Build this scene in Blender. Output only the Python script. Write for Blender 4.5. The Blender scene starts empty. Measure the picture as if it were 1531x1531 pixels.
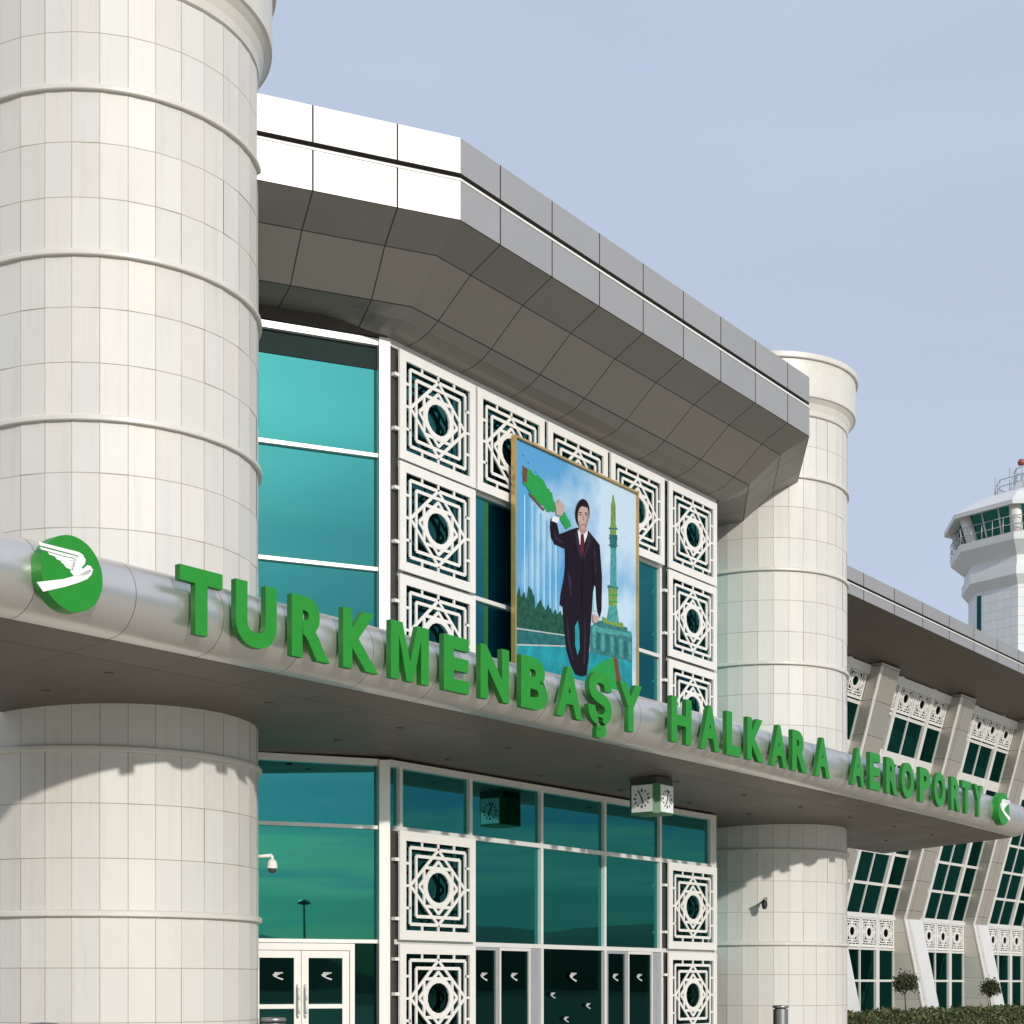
import bpy, bmesh, math, random
from math import sin, cos, pi, radians, atan2, sqrt, floor
from mathutils import Vector
random.seed(7)
sc = bpy.context.scene
COL = sc.collection

# ------------------------------------------------------------------ camera
EYE = 1.7
cam = bpy.data.cameras.new("camera"); camo = bpy.data.objects.new("camera", cam); COL.objects.link(camo)
camo.location = (0, 0, EYE); camo.rotation_euler = (radians(90), 0, 0)
cam.sensor_width = 36; cam.lens = 36*2400/1531
cam.shift_y = (1470-765.5)/1531; cam.clip_end = 6000
sc.camera = camo

# ------------------------------------------------------------------ sky and sun
SUN_EL = radians(20.5); SUN = Vector((0.47, -0.883, 0)).normalized()
SUNDIR = Vector((SUN.x*cos(SUN_EL), SUN.y*cos(SUN_EL), sin(SUN_EL)))
w = bpy.data.worlds.new("World"); sc.world = w; w.use_nodes = True
nt = w.node_tree; nt.nodes.clear()
N = nt.nodes.new; L = nt.links.new
sky = N('ShaderNodeTexSky'); sky.sky_type = 'NISHITA'; sky.sun_disc = False
sky.sun_elevation = SUN_EL; sky.sun_rotation = atan2(SUN.x, SUN.y)
sky.air_density = 1.0; sky.dust_density = 2.5; sky.ozone_density = 1.5
hsv = N('ShaderNodeHueSaturation'); hsv.inputs['Saturation'].default_value = 0.5; hsv.inputs['Hue'].default_value = 0.515
L(sky.outputs[0], hsv.inputs['Color'])
tc = N('ShaderNodeTexCoord'); mp = N('ShaderNodeMapping'); mp.inputs['Scale'].default_value = (1.2, 1.2, 5.0)
L(tc.outputs['Generated'], mp.inputs[0])
nz = N('ShaderNodeTexNoise'); nz.inputs['Scale'].default_value = 1.7; nz.inputs['Detail'].default_value = 5; nz.inputs['Roughness'].default_value = 0.5
L(mp.outputs[0], nz.inputs['Vector'])
rp = N('ShaderNodeValToRGB'); rp.color_ramp.elements[0].position = 0.35; rp.color_ramp.elements[1].position = 0.70
rp.color_ramp.elements[0].color = (0.68, 0.68, 0.68, 1); rp.color_ramp.elements[1].color = (0.78, 0.78, 0.78, 1)
L(nz.outputs['Fac'], rp.inputs[0])
mixc = N('ShaderNodeMix'); mixc.data_type = 'RGBA'
L(rp.outputs[0], mixc.inputs[0]); L(hsv.outputs[0], mixc.inputs[6]); mixc.inputs[7].default_value = (6.0, 7.05, 9.0, 1)
sx = N('ShaderNodeSeparateXYZ'); L(tc.outputs['Generated'], sx.inputs[0])
lowr = N('ShaderNodeValToRGB'); er = lowr.color_ramp.elements
er[0].position = 0.0; er[0].color = (0.50, 0.56, 0.36, 1); er[1].position = 0.42; er[1].color = (1.3, 1.22, 1.16, 1)
for pz_, cz_ in ((0.045, (0.30, 0.50, 0.38, 1)), (0.075, (0.55, 0.66, 0.46, 1)), (0.105, (0.25, 0.42, 0.46, 1)), (0.15, (0.36, 0.46, 0.52, 1)), (0.20, (0.34, 0.42, 0.50, 1)), (0.27, (0.72, 0.72, 0.72, 1)), (0.34, (1.3, 1.22, 1.16, 1))):
    e = er.new(pz_); e.color = cz_
mp2 = N('ShaderNodeMapping'); mp2.inputs['Scale'].default_value = (2.0, 2.0, 30.0); L(tc.outputs['Generated'], mp2.inputs[0])
nz2 = N('ShaderNodeTexNoise'); nz2.inputs['Scale'].default_value = 2.2; nz2.inputs['Detail'].default_value = 6; nz2.inputs['Distortion'].default_value = 0.3; L(mp2.outputs[0], nz2.inputs['Vector'])
def wm(op, a, b_):
    n_ = N('ShaderNodeMath'); n_.operation = op
    for i_, x_ in enumerate((a, b_)):
        if isinstance(x_, (int, float)): n_.inputs[i_].default_value = x_
        else: L(x_, n_.inputs[i_])
    return n_.outputs[0]
fade = N('ShaderNodeMapRange'); fade.inputs['From Min'].default_value = 0.13; fade.inputs['From Max'].default_value = 0.24; fade.inputs['To Min'].default_value = 0.16; fade.inputs['To Max'].default_value = 0.025; L(sx.outputs[2], fade.inputs[0])
L(wm('ADD', sx.outputs[2], wm('MULTIPLY', wm('SUBTRACT', nz2.outputs['Fac'], 0.5), fade.outputs[0])), lowr.inputs[0])
side = N('ShaderNodeMapRange'); side.inputs['From Min'].default_value = 0.75; side.inputs['From Max'].default_value = 0.45; side.interpolation_type = 'SMOOTHSTEP'; L(sx.outputs[1], side.inputs[0])
lowband = N('ShaderNodeMix'); lowband.data_type = 'RGBA'; L(side.outputs[0], lowband.inputs[0]); lowband.inputs[6].default_value = (1, 1, 1, 1); L(lowr.outputs[0], lowband.inputs[7])  # low sky out of view, dimmed and streaked to set the glass reflections
fin = N('ShaderNodeMix'); fin.data_type = 'RGBA'; fin.blend_type = 'MULTIPLY'; fin.inputs[0].default_value = 1.0; L(mixc.outputs[2], fin.inputs[6]); L(lowband.outputs[2], fin.inputs[7])
bg = N('ShaderNodeBackground'); bg.inputs[1].default_value = 0.10
wo = N('ShaderNodeOutputWorld'); L(fin.outputs[2], bg.inputs[0]); L(bg.outputs[0], wo.inputs[0])

sl = bpy.data.lights.new("sun", 'SUN'); sl.energy = 2.95; sl.angle = radians(1.2); sl.color = (1.0, 0.95, 0.87)
so = bpy.data.objects.new("sun", sl); COL.objects.link(so)
so.rotation_euler = SUNDIR.to_track_quat('Z', 'Y').to_euler(); so.location = (20, -40, 60)

sc.view_settings.view_transform = 'Standard'; sc.view_settings.look = 'None'
sc.view_settings.exposure = 0.0; sc.view_settings.gamma = 1.0
sc.render.resolution_x = 1024; sc.render.resolution_y = 1024

# ------------------------------------------------------------------ frame of the building
# u runs along the facade, b runs into the building, z is height above the eye
CU, SU = 0.5923, 0.8057
ROT = atan2(SU, CU)
def W(u, b, z=-EYE): return Vector((u*CU - b*SU, u*SU + b*CU, z+EYE))
def bay(X, Y): return (CU*X + SU*Y, -(SU*X - CU*Y))
def thing(name, label, cat, u, b, z=-EYE, group=None):
    o = bpy.data.objects.new(name, None); COL.objects.link(o); o.empty_display_size = 0.3
    o.location = W(u, b, z); o.rotation_euler = (0, 0, ROT)
    o['label'] = label; o['category'] = cat
    if group: o['group'] = group
    o['org'] = (u, b, z)
    return o
def org(o): return tuple(o['org'])

class MB:
    def __init__(s): s.v = []; s.f = []; s.m = []; s.uv = []; s.sm = []
    def face(s, pts, mi=0, uv=None, smooth=False):
        i = len(s.v); s.v += [tuple(p) for p in pts]; s.f.append(tuple(range(i, i+len(pts)))); s.m.append(mi)
        s.uv.append(uv or [(0.5, 0.5)]*len(pts)); s.sm.append(smooth)
    def box(s, u0, u1, b0, b1, z0, z1, mi=0, T=None):
        P = [(u0,b0,z0),(u1,b0,z0),(u1,b1,z0),(u0,b1,z0),(u0,b0,z1),(u1,b0,z1),(u1,b1,z1),(u0,b1,z1)]
        if T: P = [T(*p) for p in P]
        for q in ((0,3,2,1),(4,5,6,7),(0,1,5,4),(1,2,6,5),(2,3,7,6),(3,0,4,7)): s.face([P[k] for k in q], mi)
    def prism(s, poly, fn, a, c, mi=0):
        # poly 2D, fn(p,q,t)->3D, extruded from t=a to t=c
        A = [fn(p, q, a) for p, q in poly]; B = [fn(p, q, c) for p, q in poly]
        s.face(A, mi); s.face(B[::-1], mi); n = len(poly)
        for i in range(n): s.face([A[i], B[i], B[(i+1) % n], A[(i+1) % n]], mi)
    def lathe(s, cu, cb, prof, n=72, a0=0.0, mi=0, smooth=True):
        for i in range(n):
            t0 = a0+2*pi*i/n; t1 = a0+2*pi*(i+1)/n
            for (r0, z0), (r1, z1) in zip(prof, prof[1:]):
                pts = [(cu+r0*cos(t0), cb+r0*sin(t0), z0), (cu+r0*cos(t1), cb+r0*sin(t1), z0),
                       (cu+r1*cos(t1), cb+r1*sin(t1), z1), (cu+r1*cos(t0), cb+r1*sin(t0), z1)]
                if r0 < 1e-6: pts = pts[1:]
                elif r1 < 1e-6: pts = pts[:3]
                s.face(pts, mi, None, smooth)
    def tube(s, p0, p1, r0, r1=None, n=10, mi=0):
        r1 = r0 if r1 is None else r1
        p0 = Vector(p0); p1 = Vector(p1); d = (p1-p0).normalized()
        a = d.orthogonal().normalized(); b = d.cross(a)
        A = [p0+(a*cos(2*pi*k/n)+b*sin(2*pi*k/n))*r0 for k in range(n)]
        B = [p1+(a*cos(2*pi*k/n)+b*sin(2*pi*k/n))*r1 for k in range(n)]
        for k in range(n): s.face([A[k], A[(k+1) % n], B[(k+1) % n], B[k]], mi, None, True)
        s.face(A[::-1], mi); s.face(B, mi)
    def build(s, name, mats, parent=None, o3=None, link=True, weld=True):
        if not isinstance(mats, (list, tuple)): mats = [mats]
        if o3 is None: o3 = org(parent) if parent is not None and 'org' in parent.keys() else (0, 0, 0)
        me = bpy.data.meshes.new(name)
        me.from_pydata([(x-o3[0], y-o3[1], z-o3[2]) for x, y, z in s.v], [], s.f)
        uvl = me.uv_layers.new(name='UVMap')
        k = 0
        for f, uv in zip(s.f, s.uv):
            for q in uv: uvl.data[k].uv = q; k += 1
        for i, p in enumerate(me.polygons): p.material_index = s.m[i]; p.use_smooth = s.sm[i]
        if weld:
            bm = bmesh.new(); bm.from_mesh(me); bmesh.ops.remove_doubles(bm, verts=bm.verts, dist=1e-4)
            bmesh.ops.recalc_face_normals(bm, faces=bm.faces); bm.to_mesh(me); bm.free()
        for m in mats: me.materials.append(m)
        o = bpy.data.objects.new(name, me)
        COL.objects.link(o)
        if parent is not None: o.parent = parent
        return o
def copy_tree(o, parent=None):
    c = o.copy(); COL.objects.link(c)
    if parent is not None: c.parent = parent
    for ch in [x for x in bpy.data.objects if x.parent == o]: copy_tree(ch, c)
    return c
def subpart(mb, name, mats, part, root): return mb.build(name, mats, part, o3=org(root))

# ------------------------------------------------------------------ materials
def newmat(name):
    m = bpy.data.materials.new(name); m.use_nodes = True; t = m.node_tree
    return m, t, t.nodes['Principled BSDF']
def nd(t, typ, **kw):
    n = t.nodes.new(typ)
    for k, v in kw.items(): setattr(n, k, v)
    return n
def math_n(t, op, a, b=None, c=None):
    n = t.nodes.new('ShaderNodeMath'); n.operation = op
    for i, x in enumerate((a, b, c)):
        if x is None: continue
        if isinstance(x, (int, float)): n.inputs[i].default_value = x
        else: t.links.new(x, n.inputs[i])
    return n.outputs[0]
def simple(name, col, rough=0.5, metal=0.0, noise=0.08, scale=4.0, bump=0.0, coat=0.0):
    m, t, p = newmat(name)
    p.inputs['Roughness'].default_value = rough; p.inputs['Metallic'].default_value = metal
    if coat: p.inputs['Coat Weight'].default_value = coat
    co = nd(t, 'ShaderNodeTexCoord'); n = nd(t, 'ShaderNodeTexNoise'); n.inputs['Scale'].default_value = scale
    n.inputs['Detail'].default_value = 6; t.links.new(co.outputs['Object'], n.inputs['Vector'])
    mr = nd(t, 'ShaderNodeMapRange'); mr.inputs['From Min'].default_value = 0.3; mr.inputs['From Max'].default_value = 0.7
    mr.inputs['To Min'].default_value = 1-noise; mr.inputs['To Max'].default_value = 1+noise
    t.links.new(n.outputs['Fac'], mr.inputs['Value'])
    mx = nd(t, 'ShaderNodeVectorMath', operation='SCALE'); mx.inputs[0].default_value = col[:3]
    t.links.new(mr.outputs[0], mx.inputs['Scale']); t.links.new(mx.outputs[0], p.inputs['Base Color'])
    if bump:
        b = nd(t, 'ShaderNodeBump'); b.inputs['Strength'].default_value = bump; b.inputs['Distance'].default_value = 0.02
        t.links.new(n.outputs['Fac'], b.inputs['Height']); t.links.new(b.outputs[0], p.inputs['Normal'])
    return m
def cellmat(name, cellU, cellV, wU, wV, base, seam, rough, metal, var, rnoise=0.05, coords=None, warm=0.02, streak=0.0, buckle=0.0):
    """panelled cladding: cellU / cellV are functions giving the running cell coordinate"""
    m, t, p = newmat(name)
    a = cellU(t); b = cellV(t)
    fa = math_n(t, 'FRACT', a); fb = math_n(t, 'FRACT', b)
    da = math_n(t, 'MINIMUM', fa, math_n(t, 'SUBTRACT', 1.0, fa)); db = math_n(t, 'MINIMUM', fb, math_n(t, 'SUBTRACT', 1.0, fb))
    la = math_n(t, 'LESS_THAN', da, wU); lb = math_n(t, 'LESS_THAN', db, wV); ln = math_n(t, 'MAXIMUM', la, lb)
    cv = nd(t, 'ShaderNodeCombineXYZ'); t.links.new(math_n(t, 'FLOOR', a), cv.inputs[0]); t.links.new(math_n(t, 'FLOOR', b), cv.inputs[1])
    wn = nd(t, 'ShaderNodeTexWhiteNoise', noise_dimensions='3D'); t.links.new(cv.outputs[0], wn.inputs['Vector'])
    sp = nd(t, 'ShaderNodeSeparateColor'); t.links.new(wn.outputs['Color'], sp.inputs[0])
    co = nd(t, 'ShaderNodeTexCoord'); n = nd(t, 'ShaderNodeTexNoise'); n.inputs['Scale'].default_value = 1.3; n.inputs['Detail'].default_value = 8
    n.inputs['Roughness'].default_value = 0.65
    t.links.new(co.outputs['Object'], n.inputs['Vector'])
    v = math_n(t, 'ADD', math_n(t, 'MULTIPLY', math_n(t, 'SUBTRACT', sp.outputs[0], 0.5), 2*var), 1.0)
    v = math_n(t, 'ADD', v, math_n(t, 'MULTIPLY', math_n(t, 'SUBTRACT', n.outputs['Fac'], 0.5), 2*rnoise))
    if streak:
        m3 = nd(t, 'ShaderNodeMapping'); m3.inputs['Scale'].default_value = (3.2, 3.2, 0.22); t.links.new(co.outputs['Object'], m3.inputs[0])
        n3 = nd(t, 'ShaderNodeTexNoise'); n3.inputs['Scale'].default_value = 1.6; n3.inputs['Detail'].default_value = 7; n3.inputs['Roughness'].default_value = .7; t.links.new(m3.outputs[0], n3.inputs['Vector'])
        r3 = nd(t, 'ShaderNodeMapRange'); r3.inputs['From Min'].default_value = .52; r3.inputs['From Max'].default_value = .72; t.links.new(n3.outputs['Fac'], r3.inputs['Value'])
        v = math_n(t, 'SUBTRACT', v, math_n(t, 'MULTIPLY', r3.outputs[0], streak))
    hue = math_n(t, 'MULTIPLY', math_n(t, 'SUBTRACT', sp.outputs[1], 0.5), 2*warm)
    cc = nd(t, 'ShaderNodeCombineXYZ')
    t.links.new(math_n(t, 'MULTIPLY', v, math_n(t, 'MULTIPLY', math_n(t, 'ADD', 1.0, hue), base[0])), cc.inputs[0])
    t.links.new(math_n(t, 'MULTIPLY', v, base[1]), cc.inputs[1])
    t.links.new(math_n(t, 'MULTIPLY', v, math_n(t, 'MULTIPLY', math_n(t, 'SUBTRACT', 1.0, hue), base[2])), cc.inputs[2])
    mx = nd(t, 'ShaderNodeMix', data_type='RGBA'); t.links.new(ln, mx.inputs[0]); t.links.new(cc.outputs[0], mx.inputs[6])
    mx.inputs[7].default_value = (*seam, 1); t.links.new(mx.outputs[2], p.inputs['Base Color'])
    p.inputs['Metallic'].default_value = metal
    r = math_n(t, 'ADD', rough, math_n(t, 'MULTIPLY', math_n(t, 'SUBTRACT', sp.outputs[2], 0.5), 0.06)); 
    r2 = math_n(t, 'MAXIMUM', r, math_n(t, 'MULTIPLY', ln, 0.8)); t.links.new(r2, p.inputs['Roughness'])
    bp = nd(t, 'ShaderNodeBump'); bp.inputs['Strength'].default_value = 0.5; bp.inputs['Distance'].default_value = 0.01; bp.invert = True
    t.links.new(ln, bp.inputs['Height']); t.links.new(bp.outputs[0], p.inputs['Normal'])
    if buckle:
        n4 = nd(t, 'ShaderNodeTexNoise'); n4.inputs['Scale'].default_value = .9; n4.inputs['Detail'].default_value = 1; t.links.new(co.outputs['Object'], n4.inputs['Vector'])
        b4 = nd(t, 'ShaderNodeBump'); b4.inputs['Strength'].default_value = buckle; b4.inputs['Distance'].default_value = .05
        t.links.new(math_n(t, 'ADD', n4.outputs['Fac'], math_n(t, 'MULTIPLY', sp.outputs[0], .0)), b4.inputs['Height']); t.links.new(bp.outputs[0], b4.inputs['Normal']); t.links.new(b4.outputs[0], p.inputs['Normal'])
    return m
def uvc(i):
    def f(t):
        u = nd(t, 'ShaderNodeUVMap'); s = nd(t, 'ShaderNodeSeparateXYZ'); t.links.new(u.outputs[0], s.inputs[0]); return s.outputs[i]
    return f
def objc(i, scale, off):
    def f(t):
        u = nd(t, 'ShaderNodeTexCoord'); s = nd(t, 'ShaderNodeSeparateXYZ'); t.links.new(u.outputs['Object'], s.inputs[0])
        return math_n(t, 'MULTIPLY', math_n(t, 'SUBTRACT', s.outputs[i], off), scale)
    return f
def polar(t):
    u = nd(t, 'ShaderNodeTexCoord'); s = nd(t, 'ShaderNodeSeparateXYZ'); t.links.new(u.outputs['Object'], s.inputs[0])
    a = math_n(t, 'ARCTAN2', s.outputs[1], s.outputs[0])
    return math_n(t, 'ADD', math_n(t, 'DIVIDE', math_n(t, 'SUBTRACT', a, radians(5.9)), radians(10)), 100.0)
STONE = (0.59, 0.575, 0.538)
M = {}
M['stone'] = cellmat('stone_cladding', polar, objc(2, 1/0.8233, 2.75), 0.012, 0.0075, STONE, (0.36, 0.31, 0.24), 0.5, 0, 0.033, 0.04, warm=0.014, streak=0.09)
M['stone_plain'] = simple('smooth_stone', (0.60, 0.58, 0.53), 0.4, 0, 0.04, 3)
M['stone_wall'] = cellmat('wall_cladding', objc(0, 1/0.9, 0), objc(2, 1/0.8233, 2.75), 0.01, 0.01, (0.5, 0.48, 0.43), (0.3, 0.27, 0.22), 0.4, 0, 0.04)
M['fascia'] = cellmat('aluminium_fascia', uvc(0), uvc(1), 0.010, 0.0001, (0.46, 0.45, 0.44), (0.05, 0.045, 0.04), 0.5, 0.66, 0.025, 0.03, warm=0.0, buckle=0.5)
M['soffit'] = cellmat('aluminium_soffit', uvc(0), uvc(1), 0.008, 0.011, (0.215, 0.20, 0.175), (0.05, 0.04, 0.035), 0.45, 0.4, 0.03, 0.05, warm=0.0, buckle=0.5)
M['tube'] = cellmat('brushed_bullnose', uvc(0), uvc(1), 0.004, 0.0001, (0.64, 0.625, 0.60), (0.2, 0.18, 0.16), 0.32, 0.78, 0.015, 0.04, warm=0.0, buckle=0.25)
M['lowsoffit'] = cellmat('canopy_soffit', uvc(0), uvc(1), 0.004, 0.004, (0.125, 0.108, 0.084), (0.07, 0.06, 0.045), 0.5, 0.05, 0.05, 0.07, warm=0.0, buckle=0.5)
M['white'] = simple('white_painted_metal', (0.73, 0.715, 0.68), 0.35, 0, 0.03, 3)
M['whiteal'] = simple('white_aluminium_frame', (0.74, 0.73, 0.70), 0.3, 0.2, 0.03, 3)
M['greyal'] = simple('grey_aluminium', (0.42, 0.44, 0.47), 0.35, 0.4, 0.04, 3)
M['dark'] = simple('dark_interior', (0.03, 0.032, 0.03), 0.7)
M['darkmetal'] = simple('dark_metal', (0.09, 0.085, 0.08), 0.45, 0.5)
M['green'] = simple('green_acrylic', (0.013, 0.235, 0.018), 0.38, 0, 0.05, 6)
M['greenside'] = simple('green_side_shaded', (0.010, 0.14, 0.014), 0.5, 0, 0.06, 6)  # letter sides, their shade put into a darker green
M['emblem'] = simple('white_vinyl', (0.8, 0.8, 0.8), 0.45, 0, 0.02)
M['vinyl'] = simple('frosted_vinyl', (0.5, 0.51, 0.51), 0.6, 0, 0.02)
M['roof'] = simple('roof_membrane', (0.3, 0.3, 0.29), 0.8)
M['steel'] = simple('brushed_steel', (0.33, 0.34, 0.35), 0.35, 0.8, 0.06, 10)
M['gold'] = simple('gilt_frame', (0.62, 0.40, 0.14), 0.3, 0.6)
M['bark'] = simple('bark', (0.12, 0.08, 0.05), 0.9, 0, 0.2, 20, 0.5)
M['recess_shade'] = simple('shaded_soffit_recess', (0.05, 0.042, 0.034), 0.7)  # upright face above the flank glass, its shade put into the brown
M['reflection_strip'] = simple('dark_reflection_strip', (0.008, 0.022, 0.02), 0.9)
M['wingsoffit'] = simple('brown_wing_soffit', (0.10, 0.083, 0.06), 0.5, 0.3, 0.12, 0.4)
M['piermetal'] = cellmat('pier_cladding', objc(0, 1/1.5, -.03), objc(2, 1/1.1, 0), 0.01, 0.01, (0.50, 0.46, 0.41), (0.2, 0.18, 0.15), 0.4, 0.6, 0.03)
def glass(name, gl, tr, fac, rough=0.012, bump=0.03):
    m = bpy.data.materials.new(name); m.use_nodes = True; t = m.node_tree; t.nodes.clear()
    g = nd(t, 'ShaderNodeBsdfGlossy'); g.inputs['Color'].default_value = (*gl, 1); g.inputs['Roughness'].default_value = rough
    tp = nd(t, 'ShaderNodeBsdfTransparent'); tp.inputs['Color'].default_value = (*tr, 1)
    mx = nd(t, 'ShaderNodeMixShader'); mx.inputs[0].default_value = fac
    o = nd(t, 'ShaderNodeOutputMaterial')
    co = nd(t, 'ShaderNodeTexCoord'); n = nd(t, 'ShaderNodeTexNoise'); n.inputs['Scale'].default_value = 0.45; n.inputs['Detail'].default_value = 1
    t.links.new(co.outputs['Object'], n.inputs['Vector'])
    b = nd(t, 'ShaderNodeBump'); b.inputs['Strength'].default_value = bump; b.inputs['Distance'].default_value = 0.1
    t.links.new(n.outputs['Fac'], b.inputs['Height']); t.links.new(b.outputs[0], g.inputs['Normal'])
    t.links.new(tp.outputs[0], mx.inputs[1]); t.links.new(g.outputs[0], mx.inputs[2]); t.links.new(mx.outputs[0], o.inputs[0])
    return m
M['glass'] = glass('teal_mirror_glass', (0.065, 0.37, 0.37), (0.02, 0.10, 0.10), 0.85)
M['shadeglass'] = glass('glass_shaded_by_screen', (0.03, 0.17, 0.17), (0.01, 0.05, 0.05), 0.85)  # the teal glass again, darkened for the shade behind the lattice
M['doorglass'] = glass('green_door_glass', (0.02, 0.10, 0.09), (0.06, 0.20, 0.16), 0.5)
M['wingglass'] = glass('dark_green_glass', (0.012, 0.10, 0.085), (0.03, 0.12, 0.10), 0.75)
def emis(name, col, s):
    m, t, p = newmat(name); p.inputs['Base Color'].default_value = (*col, 1)
    p.inputs['Emission Color'].default_value = (*col, 1); p.inputs['Emission Strength'].default_value = s; return m
M['lamp'] = emis('downlight_lens', (0.2, 0.17, 0.12), 0.3)

# ------------------------------------------------------------------ ground, hills
gm, t, p = newmat('paving')
co = nd(t, 'ShaderNodeTexCoord'); br = nd(t, 'ShaderNodeTexBrick'); br.inputs['Scale'].default_value = 1.0
br.inputs['Color1'].default_value = (0.50, 0.45, 0.36, 1); br.inputs['Color2'].default_value = (0.45, 0.405, 0.32, 1); br.inputs['Mortar'].default_value = (0.18, 0.17, 0.15, 1)
br.inputs['Mortar Size'].default_value = 0.01; t.links.new(co.outputs['Object'], br.inputs['Vector']); t.links.new(br.outputs[0], p.inputs['Base Color'])
p.inputs['Roughness'].default_value = 0.7
dm = simple('dry_ground', (0.30, 0.26, 0.20), 0.95, 0, 0.2, 0.02)
b = MB(); b.face([(-3000,-3000,-0.004),(3000,-3000,-0.004),(3000,3000,-0.004),(-3000,3000,-0.004)])
g = b.build('ground', dm); g['kind'] = 'structure'
b = MB(); b.face([(-90,-60,0),(160,-60,0),(160,200,0),(-90,200,0)])
g = b.build('forecourt_pavement', gm); g['kind'] = 'structure'
hm = simple('scrub_hill', (0.10, 0.10, 0.07), 0.95, 0, 0.25, 0.02)
b = MB(); nseg = 240; ring = []
for i in range(nseg):
    a = 2*pi*i/nseg
    h = 9 + 5*sin(3*a+1) + 4*sin(7*a+2) + 2.2*sin(17*a) + 1.2*sin(41*a+.5) + 0.7*sin(77*a)
    h += 8*math.exp(-((a-.38)/.4)**2) + 9*math.exp(-((a-5.39)/.06)**2)
    ring.append((a, max(3, h)))
for i in range(nseg):
    (a0, h0), (a1, h1) = ring[i], ring[(i+1) % nseg]
    for (r0, k0), (r1, k1) in (((330, -0.02), (370, 0.55)), ((370, .55), (430, 1.0)), ((430, 1.0), (700, 0.7))):
        b.face([(r0*cos(a0), r0*sin(a0), h0*k0), (r0*cos(a1), r0*sin(a1), h1*k0), (r1*cos(a1), r1*sin(a1), h1*k1), (r1*cos(a0), r1*sin(a0), h0*k1)], 0, None, True)
g = b.build('hills', hm); g['kind'] = 'structure'

# ------------------------------------------------------------------ round towers
CB, CR = 20.9, 2.36
BANDS = [-1.42, 1.05, 3.52, 5.99, 8.46, 10.93, 13.4]
def round_tower(u0, label):
    root = thing('round_tower', label, 'tower', u0, CB)
    b = MB(); a0 = radians(5.9)
    for k in range(36):
        t0 = a0+k*pi/18; t1 = t0+pi/18; rr = CR/cos(pi/36)
        # each slab of the facing is a hair out of line with its neighbours
        for (z0, z1) in zip([-EYE]+BANDS+[15.0], BANDS+[15.0]):
            rows = 3 if z1-z0 > 2 else 1
            for q in range(rows):
                za = z0+(z1-z0)*q/rows; zb = z0+(z1-z0)*(q+1)/rows
                j = random.uniform(-.004, .004); j2 = random.uniform(-.004, .004)
                b.face([(u0+(rr+j)*cos(t0), CB+(rr+j)*sin(t0), za), (u0+(rr+j2)*cos(t1), CB+(rr+j2)*sin(t1), za),
                        (u0+(rr+j2)*cos(t1), CB+(rr+j2)*sin(t1), zb), (u0+(rr+j)*cos(t0), CB+(rr+j)*sin(t0), zb)])
    b.build('shaft', M['stone'], root, weld=False)
    for z in BANDS:
        b = MB(); prof = [(CR-.03, z-.05), (CR+.062, z-.05), (CR+.072, z-.038), (CR+.072, z+.015), (CR+.06, z+.035), (CR+.02, z+.05), (CR-.03, z+.05)]
        b.lathe(u0, CB, prof, 144, smooth=False); b.build('band', M['stone_plain'], root)
    b = MB()
    b.lathe(u0, CB, [(CR-.02, 15.02), (CR+.02, 15.05), (CR+.04, 15.18), (CR+.10, 15.34), (CR+.19, 15.44), (CR+.235, 15.46), (CR+.24, 15.52), (CR+.24, 16.42), (CR+.30, 16.42), (CR+.31, 16.44), (CR+.31, 16.56), (0, 16.6)], 144, smooth=False)
    b.build('cap', M['stone_plain'], root)
    return root
round_tower(17.35, 'large cream stone clad round tower in the left foreground with dark ring bands')
round_tower(40.10, 'cream stone round tower with flared cap standing right of the glazed entrance')

# ------------------------------------------------------------------ entrance hall
UM = 28.73
hall = thing('entrance_hall', 'glazed entrance hall with white lattice screens under a deep grey eaves canopy', 'building', UM, 19.46)
# roof profile: d = distance outward of eaves plane into the building, z
EB = 17.21
c1 = (21.90, EB); c2 = (35.56, EB)
dA = (-0.860, 0.5105); dC = (0.860, 0.5105)
MIT = 0.2745  # corner shift per unit of offset
LEN = 3.81
def Apt(d, s):  # point on left flank at inward offset d, distance s from corner
    return (c1[0]+MIT*d + dA[0]*s, EB+d + dA[1]*s)
def Cpt(d, s): return (c2[0]-MIT*d + dC[0]*s, EB+d + dC[1]*s)
def eaves_strip(mb, prof, vs, mi=0):
    """sweep profile [(d,z)] with v coordinates vs along flank, front, flank"""
    for (d0, z0), (d1, z1), v0, v1 in zip(prof, prof[1:], vs, vs[1:]):
        uu = lambda u: (u-23.06)/1.62
        a0, a1 = c1[0]+MIT*d0, c1[0]+MIT*d1; e0, e1 = c2[0]-MIT*d0, c2[0]-MIT*d1
        mb.face([(a0, EB+d0, z0), (e0, EB+d0, z0), (e1, EB+d1, z1), (a1, EB+d1, z1)], mi,
                [(uu(a0)+40, v0), (uu(e0)+40, v0), (uu(e1)+40, v1), (uu(a1)+40, v1)])
        def sp(d, s): return (s + MIT*d*0.837 - d*0.5475*0 - 1.15)/1.49 + 0.0
        for P, sg in ((Apt, 1), (Cpt, -1)):
            p0, p1, q0, q1 = P(d0, 0), P(d0, LEN), P(d1, 0), P(d1, LEN)
            # seams run square to the flank
            off0 = d0*MIT; off1 = d1*MIT
            mb.face([(*p0, z0), (*p1, z0), (*q1, z1), (*q0, z1)], mi,
                    [((off0-1.15)/1.49+60, v0), ((LEN+off0-1.15)/1.49+60, v0), ((LEN+off1-1.15)/1.49+60, v1), ((off1-1.15)/1.49+60, v1)])
b = MB()
eaves_strip(b, [(0, 14.66), (0, 14.05)], [.3, .7])
eaves_strip(b, [(0, 13.94), (0, 13.24)], [.3, .7])
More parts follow.
